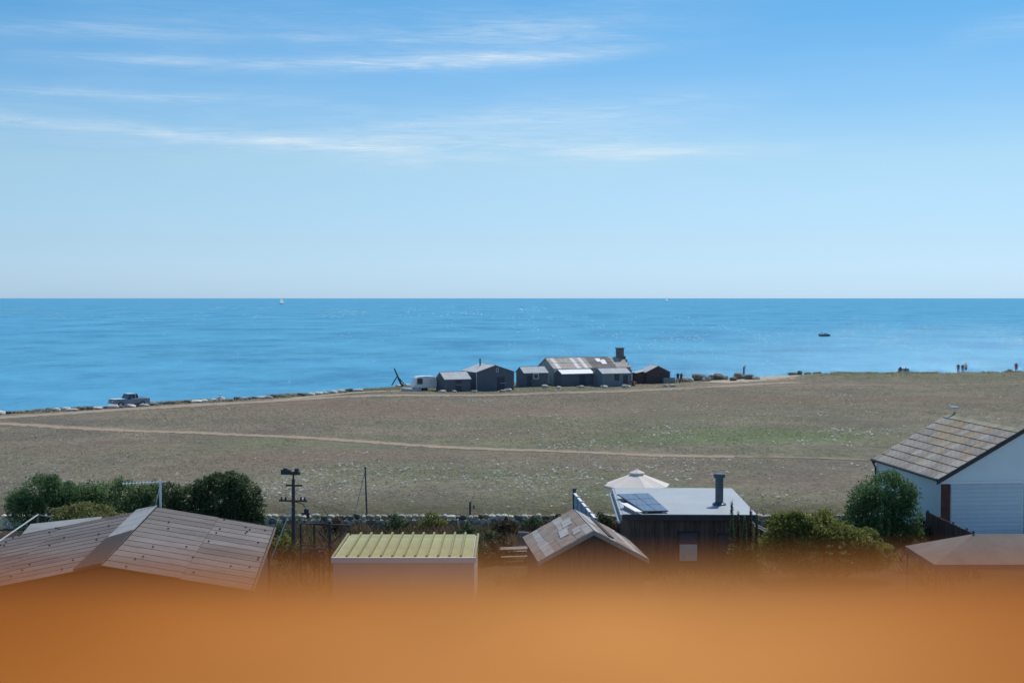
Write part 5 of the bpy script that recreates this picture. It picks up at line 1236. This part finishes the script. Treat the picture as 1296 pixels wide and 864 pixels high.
# ------------------------------------------------------------------ gulls
def gull(loc, rz, label, s=1.0):
    t = thing('gull', loc, rz, label, 'gull'); t.scale = (s,) * 3
    # forward is +x
    prof = [(-.30, .03, .24), (-.20, .065, .24), (-.05, .10, .235), (.08, .105, .24), (.17, .08, .27), (.215, .055, .315), (.25, .062, .36), (.285, .05, .375), (.31, .02, .375)]
    vs, fs, n = [], [], 10
    for (x, r_, z) in prof:
        for q in range(n): a = 2*math.pi*q/n; vs.append((x, r_ * .92 * math.cos(a), z + r_ * math.sin(a)))
    for i in range(len(prof) - 1):
        for q in range(n): fs.append((i*n+q, (i+1)*n+q, (i+1)*n+(q+1) % n, i*n+(q+1) % n))
    fs += [tuple(range(n)), tuple(range((len(prof)-1)*n + n - 1, (len(prof)-1)*n - 1, -1))]
    MB().add(vs, fs).build('body', M['white'], t, smooth=True)
    for s_ in (-1, 1):
        MB().hexa([(.12, s_*.085, .24), (-.05, s_*.108, .20), (-.38, s_*.02, .23), (-.1, s_*.06, .30)], [(.12, s_*.105, .25), (-.05, s_*.122, .22), (-.40, s_*.03, .245), (-.1, s_*.085, .31)]).build('wing', M['felt_pale'], t)
        MB().tube([(.0, s_*.04, 0), (.01, s_*.04, .16)], .009, 6).tube([(-.01, s_*.04, .008), (.06, s_*.05, .006)], .010, 5).build('leg', mat('gull_leg', (.5, .28, .25), .7), t)
        MB().ball((.285, s_*.04, .385), .009, 6, 5).build('eye', M['black_trim'], t)
    MB().add([(.30, -.015, .38), (.30, .015, .38), (.375, 0, .362), (.30, 0, .352)], [(0, 1, 2), (1, 3, 2), (3, 0, 2), (0, 3, 1)]).build('beak', mat('gull_beak', (.55, .35, .05), .5), t)
    MB().hexa([(-.28, -.04, .225), (-.28, .04, .225), (-.44, .05, .23), (-.44, -.05, .23)], [(-.28, -.04, .25), (-.28, .04, .25), (-.44, .05, .245), (-.44, -.05, .245)]).build('tail', M['white'], t)
    return t
loc = ga.matrix_basis @ Vector((GWd/2, GDp - .25, GR + .205))
gull(loc, R(165), 'herring gull perched on the far end of the garage ridge', 1.05)
pgl = G(279, 507.5); gull((pgl.x, pgl.y, height(pgl.x, pgl.y) + .55), R(20), 'small white gull on a stone block by the coast track', 1.0)
rb = bpy.data.objects.new('boulder', bo_p[0]); COL.objects.link(rb); rb.location = (pgl.x, pgl.y, height(pgl.x, pgl.y) + .25); rb.scale = (1.1, .8, .62); tag(rb, 'pale stone block under the gull by the coast track', 'boulder', 'pale blocks lining the coast track')

# ------------------------------------------------------------------ turf: dry grass tufts and white flower heads
rng = np.random.default_rng(5)
PT = np.array(PATHS)
def field_points(n, ymin=85.6, ymax=256, power=1.0):
    out = np.empty((0, 2))
    while len(out) < n:
        y = ymin + (ymax - ymin) * rng.random(n * 2) ** power; x = (rng.random(n * 2) - .5) * 2 * (y * .40 + 3)
        keep = (rng.random(n * 2) < (y * .40 + 3) / 106) & (y < np.interp(x, CX, CY) - 1.0)
        keep &= ~((x > 21.8) & (x < 36) & (y > 79) & (y < 92))
        out = np.vstack([out, np.c_[x, y][keep]])
    return out[:n]
def off_path(P):
    d = np.full(len(P), 99.0)
    for i in range(0, len(PT), 60):
        q = PT[i:i+60]; dd = np.sqrt(((P[:, None, :] - q[None, :, :2]) ** 2).sum(2)) - q[None, :, 2] * .42; d = np.minimum(d, dd.min(1))
    return d
def hgt_at(P): return np.array([height(x, y) for x, y in P])
def blade_mesh(name, P, z, per, hmin, hmax, wid, val, mt):
    n = len(P) * per; B = np.repeat(P, per, 0) + rng.normal(size=(n, 2)) * .07; zb = np.repeat(z, per)
    h = hmin + (hmax - hmin) * rng.random(n); a = rng.random(n) * 2 * np.pi; ln = rng.normal(size=(n, 2)) * h[:, None] * .55
    w = wid * (.6 + .8 * rng.random(n)); V = np.empty((n, 3, 3))
    V[:, 0, 0] = B[:, 0] - np.cos(a) * w; V[:, 0, 1] = B[:, 1] - np.sin(a) * w; V[:, 0, 2] = zb - .02
    V[:, 1, 0] = B[:, 0] + np.cos(a) * w; V[:, 1, 1] = B[:, 1] + np.sin(a) * w; V[:, 1, 2] = zb - .02
    V[:, 2, 0] = B[:, 0] + ln[:, 0]; V[:, 2, 1] = B[:, 1] + ln[:, 1]; V[:, 2, 2] = zb + h
    me = bpy.data.meshes.new(name); me.vertices.add(n*3); me.vertices.foreach_set('co', V.reshape(-1)); me.loops.add(n*3); me.loops.foreach_set('vertex_index', np.arange(n*3))
    me.polygons.add(n); me.polygons.foreach_set('loop_start', np.arange(n)*3); me.polygons.foreach_set('loop_total', np.full(n, 3))
    at_ = me.attributes.new('leaf', 'FLOAT', 'FACE'); at_.data.foreach_set('value', np.clip(np.repeat(val, per) + rng.normal(size=n) * .10, 0, 1)); me.materials.append(mt); me.update(); return me
P = field_points(62000); P = P[np.array([mnoise.noise((x * .09, y * .05, 15)) + .6 * mnoise.noise((x * .3, y * .2, 4)) for x, y in P]) > -.22]; P = P[off_path(P) > rng.random(len(P)) * .5]
P = P[rng.random(len(P)) > .55 * np.array([masks(x, y)[3] for x, y in P])]
z = hgt_at(P)
gm = np.array([masks(x, y) for x, y in P]); nz = np.array([mnoise.noise((x * .07, y * .07, 5)) + .7 * mnoise.noise((x * .4, y * .4, 2)) for x, y in P])
val = np.clip(.46 + .30 * nz - .22 * gm[:, 2] + rng.normal(size=len(P)) * .12, .16, 1); val = np.where(rng.random(len(P)) < gm[:, 0] * .85, .06, val)
turf_m = leaf_mat('dry_grass_blades', [(.28, .38, .15), (.32, .315, .19), (.37, .33, .25), (.45, .39, .29), (.66, .59, .46)], .5)
gr_o = bpy.data.objects.new('grass', blade_mesh('grass', P, z, 3, .04, .14, .06, val, turf_m)); COL.objects.link(gr_o); tag(gr_o, 'short dry grass and heath covering the field', 'grass', kind='stuff')
P = field_points(60000, 86, 225); P = P[off_path(P) > .1]
cl_n = np.array([mnoise.noise((x * .10, y * .10, 9)) + .6 * mnoise.noise((x * .5, y * .35, 11)) for x, y in P])
bias = np.array([.75 * gauss(x, y, -2, 107, 17, 12) + .25 * gauss(x, y, 26, 130, 16, 22) + .2 * gauss(x, y, -22, 112, 14, 10) - .35 * (y < 92.5) - .12 * (y > 150) for x, y in P])
P = P[rng.random(len(P)) < np.clip((cl_n + bias - .32) * 1.4, .008, .95)][:26000]; print('FLOWERS', len(P))
z = hgt_at(P); n = len(P); h = .10 + .14 * rng.random(n); r_ = .042 + .095 * rng.random(n) ** 2.0; a = rng.random(n) * np.pi
V = np.empty((n, 5, 3)); cx, cy, cz = P[:, 0], P[:, 1], z + h
tl = np.radians(18 + 22 * rng.random(n))
for i, (u, w) in enumerate(((-1, 0), (0, -.8), (1, 0), (0, .8))):
    V[:, i, 0] = cx + u * r_ + w * .2 * r_ * np.cos(a); V[:, i, 1] = cy + w * r_ * np.cos(tl); V[:, i, 2] = cz + w * r_ * np.sin(tl)
V[:, 4] = np.c_[cx, cy, z - .02]
me = bpy.data.meshes.new('flowers'); me.vertices.add(n*5); me.vertices.foreach_set('co', V.reshape(-1)); li = np.empty((n, 7), int)
li[:, :4] = np.arange(n)[:, None] * 5 + np.arange(4); li[:, 4:] = np.arange(n)[:, None] * 5 + np.array([1, 3, 4])
me.loops.add(n*7); me.loops.foreach_set('vertex_index', li.reshape(-1)); me.polygons.add(n*2)
me.polygons.foreach_set('loop_start', (np.arange(n)[:, None] * 7 + np.array([0, 4])).reshape(-1)); me.polygons.foreach_set('loop_total', np.tile([4, 3], n))
at_ = me.attributes.new('leaf', 'FLOAT', 'FACE'); at_.data.foreach_set('value', np.c_[np.clip(.8 + rng.normal(size=n) * .2, .5, 1), np.full(n, .0)].reshape(-1)); 
me.materials.append(leaf_mat('white_flower_heads', [(.30, .32, .20), (.50, .50, .42), (.80, .80, .74)], .12)); me.update()
fo = bpy.data.objects.new('wild_flowers', me); COL.objects.link(fo); tag(fo, 'small white flower heads scattered over the field', 'flowers', kind='stuff')
# taller rank grass along the stone wall and the shore bank
P = np.c_[rng.uniform(-32, 22, 5000), 85.0 + np.abs(rng.normal(size=5000)) * 1.6]; P2 = np.empty((0, 2))
xs2 = rng.uniform(-64, 100, 9000); ys2 = np.interp(xs2, CX, CY) - np.abs(rng.normal(size=9000)) * 3.0 - .6; keep = np.array([mnoise.noise((x * .12, y * .3, 6)) for x, y in zip(xs2, ys2)]) > -.05
P2 = np.c_[xs2, ys2][keep]; P = np.vstack([P, P2[off_path(P2) > .2]])
val = np.clip(np.where(P[:, 1] < 95, .12, .30) + rng.normal(size=len(P)) * .14, 0, 1)
ro = bpy.data.objects.new('rank_grass', blade_mesh('rank_grass', P, hgt_at(P), 6, .14, .42, .05, val, turf_m)); COL.objects.link(ro); tag(ro, 'longer grass tufts along the stone wall and shore edge', 'grass', kind='stuff')
# rough undergrowth in the gardens in front of the stone wall
n = 7000; P = np.c_[rng.uniform(-13.5, 23, n), 64 + 19.8 * rng.random(n) ** .7]
def inside(P, x0, x1, y0, y1): return (P[:, 0] > x0) & (P[:, 0] < x1) & (P[:, 1] > y0) & (P[:, 1] < y1)
P = P[~(inside(P, -8, -1.5, 61, 68.2) | inside(P, .4, 6.6, 63.5, 71.5) | inside(P, 5.3, 12.6, 70.5, 81.5) | inside(P, -2, 3, 71, 76) | inside(P, 17, 28, 59, 64.5) | inside(P, 11, 19.5, 62, 70.5))]
P = P[np.array([mnoise.noise((x * .35, y * .35, 21)) for x, y in P]) > -.12]
val = np.clip(.40 + rng.normal(size=len(P)) * .22, 0, 1)
uo = bpy.data.objects.new('undergrowth', blade_mesh('undergrowth', P, np.full(len(P), .05), 7, .2, .75, .05, val, leaf_mat('garden_weeds', [(.10, .13, .05), (.14, .12, .06), (.17, .11, .065), (.26, .19, .12)], .4))); COL.objects.link(uo); tag(uo, 'rough brown undergrowth in the gardens before the stone wall', 'undergrowth', kind='stuff')
